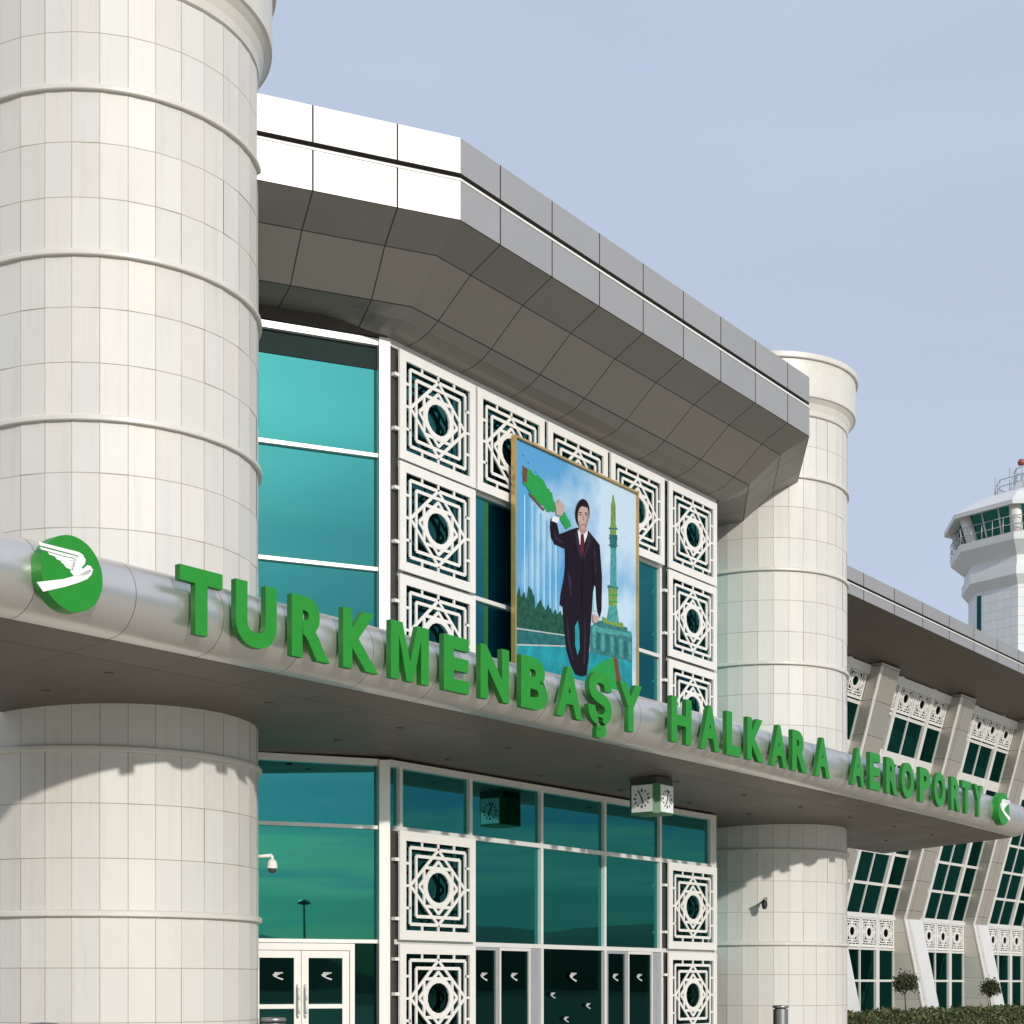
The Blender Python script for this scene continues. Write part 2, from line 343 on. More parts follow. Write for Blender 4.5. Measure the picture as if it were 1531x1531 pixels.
b.face([(c1[0], EB, 14.66), (c2[0], EB, 14.66), (*Cpt(0, LEN), 14.66), (c2[0]+4, 34, 14.66), (c1[0]-4, 34, 14.66), (*Apt(0, LEN), 14.66)], 2)
eaves_strip(b, [(0, 14.05), (0.1, 14.05), (0.1, 13.94)], [.3, .5, .7], 1)
for P_ in (Apt, Cpt):
    b.face([(*P_(0, LEN), 13.24), (*P_(0, LEN), 14.66), (*P_(2.0, LEN), 14.66), (*P_(2.0, LEN), 12.2), (*P_(1.43, LEN), 12.22), (*P_(.68, LEN), 12.87)], 1)
b.build('roof_fascia', [M['fascia'], M['darkmetal'], M['roof']], hall, weld=False)
b = MB(); eaves_strip(b, [(0.1, 13.955), (-0.012, 13.955), (-0.012, 13.915), (0, 13.915)], [.5]*4)
b.build('fascia_trim', M['white'], hall)
b = MB()
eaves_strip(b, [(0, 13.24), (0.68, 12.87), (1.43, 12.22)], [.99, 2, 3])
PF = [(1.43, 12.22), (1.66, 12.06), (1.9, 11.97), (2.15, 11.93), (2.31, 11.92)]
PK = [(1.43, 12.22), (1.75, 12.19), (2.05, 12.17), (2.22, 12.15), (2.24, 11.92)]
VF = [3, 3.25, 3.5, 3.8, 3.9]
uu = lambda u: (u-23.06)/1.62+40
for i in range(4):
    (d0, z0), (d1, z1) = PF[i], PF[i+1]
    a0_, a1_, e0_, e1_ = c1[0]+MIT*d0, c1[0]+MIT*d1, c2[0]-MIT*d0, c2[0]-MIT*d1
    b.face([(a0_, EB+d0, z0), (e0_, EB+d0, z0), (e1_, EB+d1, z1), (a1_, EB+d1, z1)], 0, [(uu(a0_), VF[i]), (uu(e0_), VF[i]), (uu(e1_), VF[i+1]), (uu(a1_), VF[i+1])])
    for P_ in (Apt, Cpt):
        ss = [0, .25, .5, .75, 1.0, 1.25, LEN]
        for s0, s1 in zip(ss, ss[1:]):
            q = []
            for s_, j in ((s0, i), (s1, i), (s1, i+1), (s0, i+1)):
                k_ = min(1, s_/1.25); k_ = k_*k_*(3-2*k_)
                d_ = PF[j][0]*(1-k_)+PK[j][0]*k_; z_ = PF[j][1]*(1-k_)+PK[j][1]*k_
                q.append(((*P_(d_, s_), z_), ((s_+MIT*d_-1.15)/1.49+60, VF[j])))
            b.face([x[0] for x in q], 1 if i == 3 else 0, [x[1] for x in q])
b.build('eaves_soffit', [M['soffit'], M['recess_shade']], hall, weld=False)
# solid attic behind the eaves and dark interior
b = MB(); b.box(c1[0]+.6, c2[0]-.6, EB+3.3, 33.8, 12.3, 14.5)
b.build('attic', M['darkmetal'], hall)
b = MB(); b.box(17.0, 40.5, 32, 32.2, -EYE, 12); b.box(17.0, 40.5, 22.5, 32, 11.95, 12.1)
b.build('interior_wall', M['dark'], hall)
b = MB(); b.box(18.5, 39, 19.8, 32, -EYE+.01, -EYE+.05); b.build('interior_floor', simple('granite_floor', (.10,.10,.09), .25), hall)
icm = simple('green_interior_column', (.05,.22,.12), .4)
for uu in (22.0, 26.4, 31.0, 35.5):
    b = MB(); b.lathe(uu, 25.2, [(0.35, -EYE), (0.35, 4.0)], 24)
    b.build('interior_column', icm, hall)

# frames of the three wall facets
class Fr:
    def __init__(s, u, b_, tu, tb, ou, ob): s.p = (u, b_); s.t = (tu, tb); s.o = (ou, ob)
    def __call__(s, a, d, z): return (s.p[0]+s.t[0]*a+s.o[0]*d, s.p[1]+s.t[1]*a+s.o[1]*d, z)
K1, K2 = 22.65, 34.81; WB = 19.46
FB = Fr(K1, WB, 1, 0, 0, -1)
FA = Fr(K1, WB, -0.860, 0.5105, -0.5105, -0.860)      # a = distance from the corner
FC = Fr(K2, WB, 0.860, 0.5105, 0.5105, -0.860)
ROWS = [11.8, 9.75, 7.65, 5.55, 4.6]
PWID = 2.432
def pane(F, a0, a1, z0, z1, mat, name='glass_pane', d=-0.06):
    b = MB(); j = [random.uniform(-.006, .006) for _ in range(4)]
    P = [F(a0, d+j[0], z0), F(a1, d+j[1], z0), F(a1, d+j[0]+j[3]-j[1]+ (j[1]-j[0]), z1), F(a0, d+j[3], z1)]
    # keep the pane planar: tilt only
    t1 = random.uniform(-.004, .004); t2 = random.uniform(-.004, .004)
    P = [F(a0, d, z0), F(a1, d+t1, z0), F(a1, d+t1+t2, z1), F(a0, d+t2, z1)]
    b.face(P); return b.build(name, mat, hall, weld=False)
def bar(F, a0, a1, d0, d1, z0, z1, name, mat, par=None):
    b = MB(); b.box(a0, a1, d0, d1, z0, z1, T=F); return b.build(name, mat, hall)
# white corner posts
for F in (FA, FC):
    bar(F, 0.03, 0.24, -0.12, 0.10, -EYE, 4.12, 'corner_post', M['whiteal']); bar(F, 0.03, 0.24, -0.12, 0.10, 5.0, 11.92, 'corner_post', M['whiteal'])
for F, L_ in ((FA, 4.2), (FC, 4.2)):
    for z0, z1 in ((9.75, 11.8), (7.65, 9.75), (5.3, 7.65)):
        pane(F, 0.2, L_, z0, z1, M['glass'])
    for z0, z1 in ((2.88, 4.1), (0.77, 2.88)):
        pane(F, 0.2, L_, z0, z1, M['glass'])
    for z in (9.75, 7.65, 2.88, 0.77):
        bar(F, 0.24, L_, -0.12, 0.03, z-.034, z+.034, 'transom', M['whiteal'])
    bar(F, 0.24, L_, -0.12, -0.045, 11.36, 11.78, 'reflection_strip', M['reflection_strip'])  # dark strip added over the glass top for the missing soffit reflection
    bar(F, 0.24, L_, -0.12, 0.05, 11.78, 11.9, 'head_rail', M['whiteal'])
    bar(F, 0.24, L_, -0.12, 0.05, 4.02, 4.14, 'head_rail', M['whiteal'])
bar(FB, -0.1, 12.26, -0.12, 0.05, 11.80, 11.93, 'head_rail', M['whiteal'])
bar(FB, -0.1, 12.26, -0.12, 0.05, 4.02, 4.14, 'head_rail', M['whiteal'])
for k in range(6):
    a = k*PWID if k else 0.3
    if k == 4: a -= .05
    if k == 5: a = 12.08
    bar(FB, a-.045, a+.045, -0.12, 0.02, 4.16 if 0 else 5.0, 11.8, 'mullion', M['whiteal'])
    bar(FB, a-.045, a+.045, -0.12, 0.02, 0.77, 4.02, 'mullion', M['whiteal'])
for k in range(5):
    a0, a1 = k*PWID+.03, (k+1)*PWID-.03
    for z0, z1 in ((9.75, 11.8), (7.65, 9.75), (5.3, 7.65), (2.88, 4.1), (0.77, 2.88)):
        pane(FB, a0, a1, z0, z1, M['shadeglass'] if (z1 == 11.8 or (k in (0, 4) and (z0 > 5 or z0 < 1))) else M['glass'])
for z in (9.75, 7.65):
    bar(FB, 0.1, 12.1, -0.11, 0.015, z-.04, z+.04, 'transom', M['whiteal'])
for z in (2.88, 0.77):
    bar(FB, 0.1, 12.1, -0.11, 0.025, z-.045, z+.045, 'transom', M['whiteal'])

for k in (0, 4): bar(FB, k*PWID-.005, k*PWID+.19, -0.05, 0.018, 4.6, 11.78, 'gap_shade_strip', M['darkmetal']); bar(FB, k*PWID-.005, k*PWID+.19, -0.05, 0.018, -EYE, 2.83, 'gap_shade_strip', M['darkmetal'])  # dark strips laid in the gaps, standing in for the shade there
# lattice panel: star and rings in a white frame, one unit = half opening
def lattice_mesh(Wd, Ht, fr, th, deep, mat, o3=(0, 0, 0), name='lattice_panel'):
    b = MB(); hx, hz = Wd/2, Ht/2; ax, az = hx-fr, hz-fr
    def R(x0, x1, z0, z1, d0=0, d1=deep): b.box(x0, x1, d0, d1, z0, z1)
    R(-hx, -ax, -hz, hz); R(ax, hx, -hz, hz); R(-ax, ax, az, hz); R(-ax, ax, -hz, -az)
    cnt = [0]
    def seg(x0, z0, x1, z1, w):
        dx, dz = x1-x0, z1-z0; l = sqrt(dx*dx+dz*dz); nx, nz_ = -dz/l*w/2, dx/l*w/2
        cnt[0] += 1; e = 0.0011*(cnt[0] % 6)+0.001
        poly = [(x0-nx, z0-nz_), (x1-nx, z1-nz_), (x1+nx, z1+nz_), (x0+nx, z0+nz_)]
        b.prism(poly, lambda p, q, t: (p, t, q), 0.006+e, deep-0.006-e)
    def loop(pts, w):
        n = len(pts)
        for i in range(n): seg(*pts[i], *pts[(i+1) % n], w)
    def rect(k, w): loop([(-ax*k, -az*k), (ax*k, -az*k), (ax*k, az*k), (-ax*k, az*k)], w)
    rect(0.86, th); rect(0.68, th)
    loop([(0, -az*.86), (ax*.86, 0), (0, az*.86), (-ax*.86, 0)], th)
    loop([(0, -az*.60), (ax*.60, 0), (0, az*.60), (-ax*.60, 0)], th)
    rect(0.44, th)
    # thick octagonal ring round the open centre
    r0, r1 = 0.35, 0.47; n = 16
    for i in range(n):
        t0, t1 = 2*pi*(i+.5)/n, 2*pi*(i+1.5)/n
        b.prism([(ax*r0*cos(t0), az*r0*sin(t0)), (ax*r1*cos(t0), az*r1*sin(t0)), (ax*r1*cos(t1), az*r1*sin(t1)), (ax*r0*cos(t1), az*r0*sin(t1))],
                lambda p, q, t: (p, t, q), 0.004, deep-0.004)
    # short ties between frame and rings
    for k in (-.5, 0, .5):
        for s in (-1, 1):
            seg(ax*k, s*az*.85, ax*k, s*az*1.0, th*.8); seg(s*ax*.85, az*k, s*ax*1.0, az*k, th*.8)
    me_o = b.build(name, mat, None, o3=(0, 0, 0)); return me_o
proto = lattice_mesh(2.30, 2.03, 0.18, 0.062, 0.045, M['white'])
proto.parent = hall
ho = org(hall)
def hang(u, b_, z):
    c = proto.copy(); COL.objects.link(c); c.parent = hall; c.location = (u-ho[0], b_-ho[1], z-ho[2]); return c
cells = [(k, 10.775) for k in range(5)] + [(k, z) for k in (0, 4) for z in (8.70, 6.60, 1.825, -0.285)]
for i, (k, z) in enumerate(cells):
    u = K1 + (k+.5)*PWID + (0.07 if k in (0, 4) else 0)
    zz = z
    if z == 4.52: zz = 4.50
    hang(u, WB-0.13, zz)
bpy.data.objects.remove(proto)
# small brackets in the shadow gap beside the screens
for k, zs in ((0, [-.9, -.2, .45, 1.2, 2.3, 6.1, 7.1, 8.2, 9.2, 10.3, 11.3]), (4, [.2, 1.2, 2.3, 7.1, 8.2, 9.2])):
    for z in zs:
        a = k*PWID + (0.02 if k == 0 else -0.02)
        bar(FB, a+.0, a+.12, 0.0, 0.11, z-.03, z+.03, 'bracket', M['white'])

# emblem traced as outline: bird above an open hand
def rayplane(x, y, b_):
    r = (x-765.5)/2400; u = b_*(SU+CU*r)/(CU-SU*r); Y = SU*u+CU*b_
    return u, (1470-y)*Y/2400
DU, DZ, DB = 12.41, 4.92, 15.58
def em(x, y):   # photograph crop pixels -> emblem plane, centred
    u, z = rayplane(x/3.062, 700+y/3.062, DB-.07); return u-DU, z-DZ
EMB = [[(208,512),(330,498),(400,478),(440,458),(466,452),(458,478),(440,498),(400,515),(330,536),(238,556)],
       [(378,484),(362,466),(368,440),(374,420),(380,400),(398,392),(420,392),(432,408),(428,428),(412,446),(420,452),(440,434),(456,440),(462,456),(448,472),(420,486)],
       [(216,326),(250,336),(400,374),(424,390),(400,392),(330,372),(222,343)],
       [(222,350),(330,378),(398,396),(396,404),(330,392),(228,361)],
       [(258,374),(330,395),(392,408),(388,417),(330,406),(266,386)],
       [(290,394),(340,408),(386,420),(382,430),(340,422),(300,408)],
       [(316,412),(382,432),(378,444),(340,434),(322,424)],
       [(330,432),(376,446),(374,458),(346,448)]]
EMB = [[em(*p) for p in poly] for poly in EMB]
def emblem(mb, fn, s, t0, t1, mir=1):
    for poly in EMB: mb.prism([(mir*p*s, q*s) for p, q in poly], fn, t0, t1)
def sticker(par, u, b_, z, s=0.36):
    mb = MB(); emblem(mb, lambda p, q, t: (u+p, b_+t, z+q), s, -0.004, 0.0)
    o = subpart(mb, 'sticker', M['vinyl'], par, hall)
    return o
# ground floor glazing and doors below the transom
def low(F, a0, a1, mat=None, z1=0.73): return pane(F, a0, a1, -EYE+.02, z1, mat or M['doorglass'])
# left flank: swing door pair
def fa_sticker(par, a, z, s=.25):
    mb = MB()
    emblem(mb, lambda p, q, t: FA(a-p, 0.0+t, z+q), s, 0.03, 0.034, -1)
    subpart(mb, 'sticker', M['vinyl'], par, hall)
low(FA, 3.1, 4.2); low(FA, 0.24, 0.74)
bar(FA, 0.70, 0.79, -0.1, 0.06, -EYE, 0.725, 'door_post', M['white']); 
bar(FA, 2.62, 2.84, -0.1, 0.06, -EYE, 0.725, 'door_post', M['white'])
bar(FA, 0.79, 2.62, -0.1, 0.06, 0.60, 0.725, 'door_head', M['white'])
for a0, a1, side in ((0.80, 1.70, 1), (1.71, 2.61, 0)):
    b = MB()
    s = .13
    b.box(a0, a0+s, -.03, .045, -EYE+.02, .59, T=FA); b.box(a1-s, a1, -.03, .045, -EYE+.02, .59, T=FA)
    b.box(a0+s, a1-s, -.03, .045, .46, .59, T=FA); b.box(a0+s, a1-s, -.03, .045, -EYE+.02, -EYE+.3, T=FA)
    b.box(a0+s, a1-s, -.03, .040, -.46, -.38, T=FA)
    d = b.build('door', M['white'], hall)
    g = MB(); g.face([FA(a0+s, 0, -EYE+.3), FA(a1-s, 0, -EYE+.3), FA(a1-s, 0, .46), FA(a0+s, 0, .46)])
    subpart(g, 'pane', M['doorglass'], d, hall)
    h = MB(); hx = a1-.065 if side else a0+.065
    pts = [FA(hx, .05, -.62), FA(hx, .13, -.55), FA(hx, .15, -.3), FA(hx, .13, -.1), FA(hx, .05, -.03)]
    for p0, p1 in zip(pts, pts[1:]): h.tube(p0, p1, .022)
    subpart(h, 'handle', M['white'], d, hall)
    fa_sticker(d, (a0+a1)/2, .13)
# front: sliding doors and fixed panes
def fb_sticker(par, a, z, s=.29):
    mb = MB(); emblem(mb, lambda p, q, t: FB(a+p, 0.0+t, z+q), s, 0.0, 0.004, -1)
    subpart(mb, 'sticker', M['vinyl'], par, hall)
for k in (1, 3):
    a = k*PWID
    for a0, a1, st in ((a+.05, a+.85, .4), (a+.93, a+2.0, .4)):
        b = MB(); b.box(a0, a1, -.02, .0, -EYE+.02, .72, T=FB)
        # slim leaf frame
        d = MB(); q = .05
        d.box(a0, a0+q, -.05, .03, -EYE+.02, .72, T=FB); d.box(a1-q, a1, -.05, .03, -EYE+.02, .72, T=FB)
        d.box(a0+q, a1-q, -.05, .03, .66, .72, T=FB); d.box(a0+q, a1-q, -.05, .03, -EYE+.02, -EYE+.12, T=FB)
        do = d.build('sliding_door', M['whiteal'] if a0 > a+.5 else M['greyal'], hall)
        g = MB(); g.face([FB(a0+q, -.01, -EYE+.1), FB(a1-q, -.01, -EYE+.1), FB(a1-q, -.01, .66), FB(a0+q, -.01, .66)])
        subpart(g, 'pane', M['doorglass'], do, hall)
        fb_sticker(do, a0+.36 if a0 < a+.5 else a0+.5, .13)
    bar(FB, a+2.04, a+2.38, -0.15, 0.0, -EYE, 0.72, 'door_post', M['greyal'])
g = low(FB, 2*PWID+.04, 3*PWID-.04)
fb_sticker(g, 2*PWID+1.15, .13, .34); fb_sticker(g, 2*PWID+.4, -.26, .22); fb_sticker(g, 2*PWID+1.75, -.5, .22); fb_sticker(g, 2*PWID+.9, -.78, .22)
for k in (2, 3, 1, 4): bar(FB, k*PWID-.04, k*PWID+.04, -0.10, 0.03, -EYE, 0.725, 'mullion', M['whiteal'])
low(FB, .05, PWID-.05); low(FB, 4*PWID+.05, 12.1)

# ------------------------------------------------------------------ entrance canopy with bullnose
canopy = thing('entrance_canopy', 'long curved silver canopy with rounded bullnose edge crossing in front of both round towers', 'canopy', UM, 17.0)
def cb(u): return 15.50 + 0.0013*(u-UM)**2
U0, U1 = 9.6, 47.9
NS = 84
prof = [(0.0, 0)]
R_ = 0.49; ZC = 4.90
top = [(6.0, ZC+R_), (0.55, ZC+R_)]
arc = [(0.49-0.49*sin(q), ZC+R_*cos(q)) for q in [radians(x) for x in range(0, 181, 10)]]
def vrow(u, pts):
    bb = cb(u); inn = 22.2 if 17.4 < u < 40.1 else 20.6
    out = []
    for d, z in pts:
        out.append((u, min(bb+d, inn), z))
    return out
b = MB(); S = MB()
us = [U0+(U1-U0)*i/NS for i in range(NS+1)]
def seamu(u): return (u-13.5)/1.45+40
P_top = [(9, ZC+R_)] + arc[0:1]
P_arc = arc + [(0.53, 4.405)]
P_sof = [(0.53, 4.405), (0.60, 4.385), (1.35, 4.33), (3.0, 4.22), (9, 4.10)]
VS = [.5, .6, 1.0, 1.5, 1.6]
for u0, u1 in zip(us, us[1:]):
    for P, mi, vs in ((P_top, 1, None), (P_arc, 0, None)):
        A, B = vrow(u0, P), vrow(u1, P)
        for i in range(len(P)-1):
            b.face([A[i], A[i+1], B[i+1], B[i]], mi, [(seamu(u0), .5), (seamu(u0), .5), (seamu(u1), .5), (seamu(u1), .5)], mi == 0)
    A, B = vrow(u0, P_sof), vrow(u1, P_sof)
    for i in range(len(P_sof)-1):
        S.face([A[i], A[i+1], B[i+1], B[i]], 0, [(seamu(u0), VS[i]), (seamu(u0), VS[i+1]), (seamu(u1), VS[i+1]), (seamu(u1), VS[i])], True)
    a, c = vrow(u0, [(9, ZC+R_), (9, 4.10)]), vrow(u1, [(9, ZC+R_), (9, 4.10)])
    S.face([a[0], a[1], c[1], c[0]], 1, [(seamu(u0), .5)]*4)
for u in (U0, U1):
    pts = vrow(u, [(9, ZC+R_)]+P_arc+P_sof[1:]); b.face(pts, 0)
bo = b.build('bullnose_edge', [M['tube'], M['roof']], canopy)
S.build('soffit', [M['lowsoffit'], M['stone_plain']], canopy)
for u in [U0+2+k*3.0 for k in range(12)]:
    for d in (1.9, 3.3):
        z = 4.33-(d-1.35)*0.0667
        if abs(u-17.35) < 2.7 and d > 2.5 or abs(u-40.1) < 2.7 and d > 2.5: continue
        b = MB(); b.lathe(u, cb(u)+d, [(0.0, z-.012), (.045, z-.012)], 20, mi=1, smooth=False); b.lathe(u, cb(u)+d, [(.045, z-.012), (.05, z-.02), (.06, z-.015), (.065, z+.01)], 20)
        b.build('downlight', [M['darkmetal'], M['lamp']], canopy)

# ------------------------------------------------------------------ sign letters and emblem discs
sign = thing('sign_lettering', 'row of large raised green letters reading TURKMENBAŞY HALKARA AEROPORTY along the canopy edge', 'sign', UM, 15.4, 4.5)
LET = [("T",14.42),("U",15.38),("R",16.4),("K",17.41),("M",18.48),("E",19.57),("N",20.53),("B",21.59),("A",22.6),("Ş",23.52),("Y",24.51),
       ("H",26.28),("A",27.37),("L",28.31),("K",29.25),("A",30.29),("R",31.27),("A",32.4),("A",34.31),("E",35.28),("R",36.34),("O",37.33),("P",38.5),("O",39.55),("R",40.76),("T",41.6),("Y",42.59)]
LZ = 4.52; CAP = 0.86
def glyph(ch):
    cu = bpy.data.curves.new('t', 'FONT'); cu.body = ch; cu.size = 1.0; cu.extrude = 0.5; cu.offset = 0.018 if ch == 'M' else 0.046; cu.align_x = 'LEFT'; cu.resolution_u = 6
    o = bpy.data.objects.new('t', cu); COL.objects.link(o)
    dg = bpy.context.evaluated_depsgraph_get(); dg.update()
    me = bpy.data.meshes.new_from_object(o.evaluated_get(dg)); bpy.data.objects.remove(o)
    return me
ref = glyph('T'); ys = [v.co.y for v in ref.vertices]; y0, sy = min(ys), CAP/(max(ys)-min(ys))
cache = {}
so_ = org(sign)
for ch, u in LET:
    if ch not in cache:
        me = glyph(ch)
        if ch == 'M':
            out = [(0, 0), (0, 1), (.27, 1), (.45, .34), (.63, 1), (.9, 1), (.9, 0), (.71, 0), (.71, .76), (.53, 0), (.37, 0), (.19, .76), (.19, 0)]
            H_ = CAP/sy; me = bpy.data.meshes.new('t'); n_ = len(out)
            bm = bmesh.new(); va = [bm.verts.new((x*H_, y*H_+y0, -.5)) for x, y in out]; vb = [bm.verts.new((x*H_, y*H_+y0, .5)) for x, y in out]
            bm.faces.new(va); bm.faces.new(vb[::-1])
            for q_ in range(n_): bm.faces.new((va[q_], va[(q_+1) % n_], vb[(q_+1) % n_], vb[q_]))
            bm.to_mesh(me); bm.free()
        xs = [v.co.x for v in me.vertices]; xm = (min(xs)+max(xs))/2; wd = (max(xs)-min(xs))*sy
        tw = {'M': 0.86, 'O': .80, 'T': .72, 'E': .62, 'L': .58}.get(ch, 0.74); sx = tw/wd*sy
        for v in me.vertices:
            x, y, z = v.co; v.co = ((x-xm)*sx, -z*0.095, (y-y0)*sy)
        bm = bmesh.new(); bm.from_mesh(me); bmesh.ops.remove_doubles(bm, verts=bm.verts, dist=1e-5)
        bmesh.ops.dissolve_limit(bm, angle_limit=0.01, verts=bm.verts, edges=bm.edges)
        bmesh.ops.recalc_face_normals(bm, faces=bm.faces)
        bmesh.ops.bevel(bm, geom=[e for e in bm.edges if len(e.link_faces) == 2 and e.calc_face_angle(0) > 1.2], offset=0.008, segments=1, affect='EDGES') if 0 else None
        bm.to_mesh(me); bm.free(); me.materials.clear(); me.materials.append(M['green']); me.materials.append(M['greenside'])
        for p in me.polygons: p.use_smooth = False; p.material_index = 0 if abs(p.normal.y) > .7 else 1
        cache[ch] = me
    o = bpy.data.objects.new('letter', cache[ch]); COL.objects.link(o); o.parent = sign
    bb = cb(u)-.17+.058
    o.location = (u-so_[0], bb-so_[1], LZ-so_[2]); o.rotation_euler = (0, 0, math.atan(0.0026*(u-UM)))
    o['label'] = 'green letter '+ch
def disc(u, z, label, mir=1):
    bb = cb(u)
    root = thing('emblem_disc', label, 'sign', u, bb, z, 'round green emblems on the canopy edge')
    b = MB(); r = 0.455; n = 64
    f = lambda p, q, t: (u+p, bb+t, z+q)
    b.prism([(r*cos(2*pi*i/n), r*sin(2*pi*i/n)) for i in range(n)], f, -.17, 0.02)
    b.build('backing_disc', M['green'], root)
    b = MB(); emblem(b, f, 1.0, -.178, -.165, mir); b.build('bird_emblem', M['emblem'], root)
    return root
d0 = disc(12.41, 4.92, 'round green emblem disc with white bird over open hand, left of the letter T')
disc(44.77, 4.92, 'small far green emblem disc at the right end of the lettering, after the last Y', -1)

# ------------------------------------------------------------------ portrait billboard
PB = 19.18
bill = thing('portrait_billboard', 'tall gilt framed picture of a waving man in dark suit on the facade', 'billboard', 28.48, PB, 6.0)
pm = {}
def pmat(n, c, noise=.06, sc_=3):
    if n not in pm: pm[n] = simple('print_'+n, c, .8, 0, noise, sc_); pm[n].node_tree.nodes['Principled BSDF'].inputs['Specular IOR Level'].default_value = .12
    return pm[n]
def cloudmat():
    m, t, p = newmat('print_sky'); co = nd(t, 'ShaderNodeTexCoord'); n = nd(t, 'ShaderNodeTexNoise'); n.inputs['Scale'].default_value = .55; n.inputs['Detail'].default_value = 5
    t.links.new(co.outputs['Object'], n.inputs['Vector']); s = nd(t, 'ShaderNodeSeparateXYZ'); t.links.new(co.outputs['Object'], s.inputs[0])
    a = math_n(t, 'ADD', n.outputs['Fac'], math_n(t, 'MULTIPLY', math_n(t, 'SUBTRACT', s.outputs[0], 0.2), .06))
    r = nd(t, 'ShaderNodeValToRGB'); r.color_ramp.elements[0].position = .38; r.color_ramp.elements[1].position = .62
    r.color_ramp.elements[0].color = (.07, .29, .55, 1); r.color_ramp.elements[1].color = (.46, .60, .72, 1)
    t.links.new(a, r.inputs[0]); t.links.new(r.outputs[0], p.inputs['Base Color']); p.inputs['Roughness'].default_value = .35; return m
UL, UR, ZB, ZT = 26.17, 30.80, 5.95, 11.03
def pz(cx, cy): return rayplane(760+cx/4.03, 640+cy/4.03, PB)
pr = MB(); pmats = [cloudmat()]
b = MB(); b.box(UL, UR, PB, PB+.05, ZB, ZT); b.build('picture_panel', cloudmat(), bill)
layer = [0]
def clipz(pts):
    return [(min(max(u, UL+.05), UR-.05), min(max(z, ZB+.03), ZT-.05)) for u, z in pts]
def shp(pts, mat, raw=False):
    q = pts if raw else [pz(*p) for p in pts]; q = clipz(q)
    layer[0] += 1; y = PB-.0003*layer[0]-.001
    if mat not in pmats: pmats.append(mat)
    pr.face([(u, y, z) for u, z in q], pmats.index(mat))
def ell(cx, cy, rx, ry, mat, tilt=0):
    n = 24; shp([(cx+rx*cos(a)*cos(tilt)-ry*sin(a)*sin(tilt), cy+rx*cos(a)*sin(tilt)+ry*sin(a)*cos(tilt)) for a in [2*pi*i/n for i in range(n)]], mat)
cy_ = pmat('pale_cyan', (.36, .60, .68)); teal = pmat('teal', (.015, .24, .29), .3, 3); dteal = pmat('dark_teal', (.02, .12, .13), .3, 6)
tree = pmat('tree', (.015, .075, .05), .4, 9); suit = pmat('suit', (.010, .006, .013), .1); skin = pmat('skin', (.42, .30, .27)); hair = pmat('hair', (.012, .008, .008))
shirt = pmat('shirt', (.62, .64, .68)); tie = pmat('tie', (.09, .012, .025)); grn = pmat('green', (.02, .27, .06)); red = pmat('red', (.16, .05, .035)); yel = pmat('yellow', (.15, .26, .06), .35, 9); sea = pmat('seagreen', (.06, .27, .27), .35, 9)
stone = pmat('stone', (.40, .42, .42)); blu = pmat('blue', (.10, .33, .55)); mnt = pmat('mid_teal', (.035, .16, .17), .35, 6)
# flagpoles
for i, x in enumerate([72, 98, 122, 142, 160, 178, 196, 214, 232, 250, 268, 286, 300]):
    shp([(x-3.2, 380+i*22), (x+3.2, 380+i*22), (x+3.2, 1150), (x-3.2, 1150)], cy_ if i % 2 else blu)
# line of trees, railing, water
pts = [(46, 1250)]; x = 46
hts = [1000, 960, 1010, 985, 1020, 950, 965, 1000, 1075, 1045, 1030, 1070, 1090, 1060, 1080, 1110, 1090, 1115, 1100, 1120, 1100]
for i, h in enumerate(hts): pts += [(46+i*14.5, h+10), (46+i*14.5+7, h)]
pts += [(345, 1250)]
shp(pts, tree)
shp([(46, 1195), (345, 1250), (345, 1330), (42, 1330)], dteal); shp([(46, 1203), (345, 1246), (345, 1253), (46, 1211)], stone)
shp([(490, 1200), (540, 1160), (620, 1165), (700, 1205), (745, 1245), (745, 1420), (490, 1400)], mnt)
shp([(42, 1305), (345, 1318), (745, 1410), (745, 2000), (0, 2000)], teal)
shp([(42, 1300), (345, 1310), (345, 1318), (42, 1309)], stone)
for i in range(9): shp([(505+i*27, 1215+i*9), (525+i*27, 1222+i*9), (523+i*27, 1330+i*9), (507+i*27, 1325+i*9)], dteal if i % 2 else sea)
# monument with stepped base
for a, c, y0_, y1_, mt in ((500, 740, 1205, 1240, sea), (540, 715, 1180, 1212, mnt), (565, 690, 1155, 1185, yel)):
    shp([(a, y0_-18), (c, y0_+22), (c, y1_+22), (a, y1_-14)], mt)
shp([(606, 1068), (652, 1072), (664, 1175), (590, 1160)], sea); shp([(602, 955), (656, 962), (652, 1075), (604, 1070)], yel)
shp([(596, 945), (660, 955), (660, 972), (596, 962)], mnt); shp([(616, 715), (648, 718), (650, 958), (614, 952)], sea)
shp([(608, 640), (654, 645), (650, 725), (614, 722)], dteal); shp([(612, 585), (650, 588), (646, 645), (614, 642)], yel)
shp([(619, 450), (643, 452), (645, 590), (617, 588)], yel); shp([(628, 402), (632, 402), (640, 455), (622, 455)], yel)
for y in (600, 660, 700, 1000, 1040): shp([(604, y), (656, y+4), (656, y+12), (604, y+8)], dteal if y < 900 else grn)
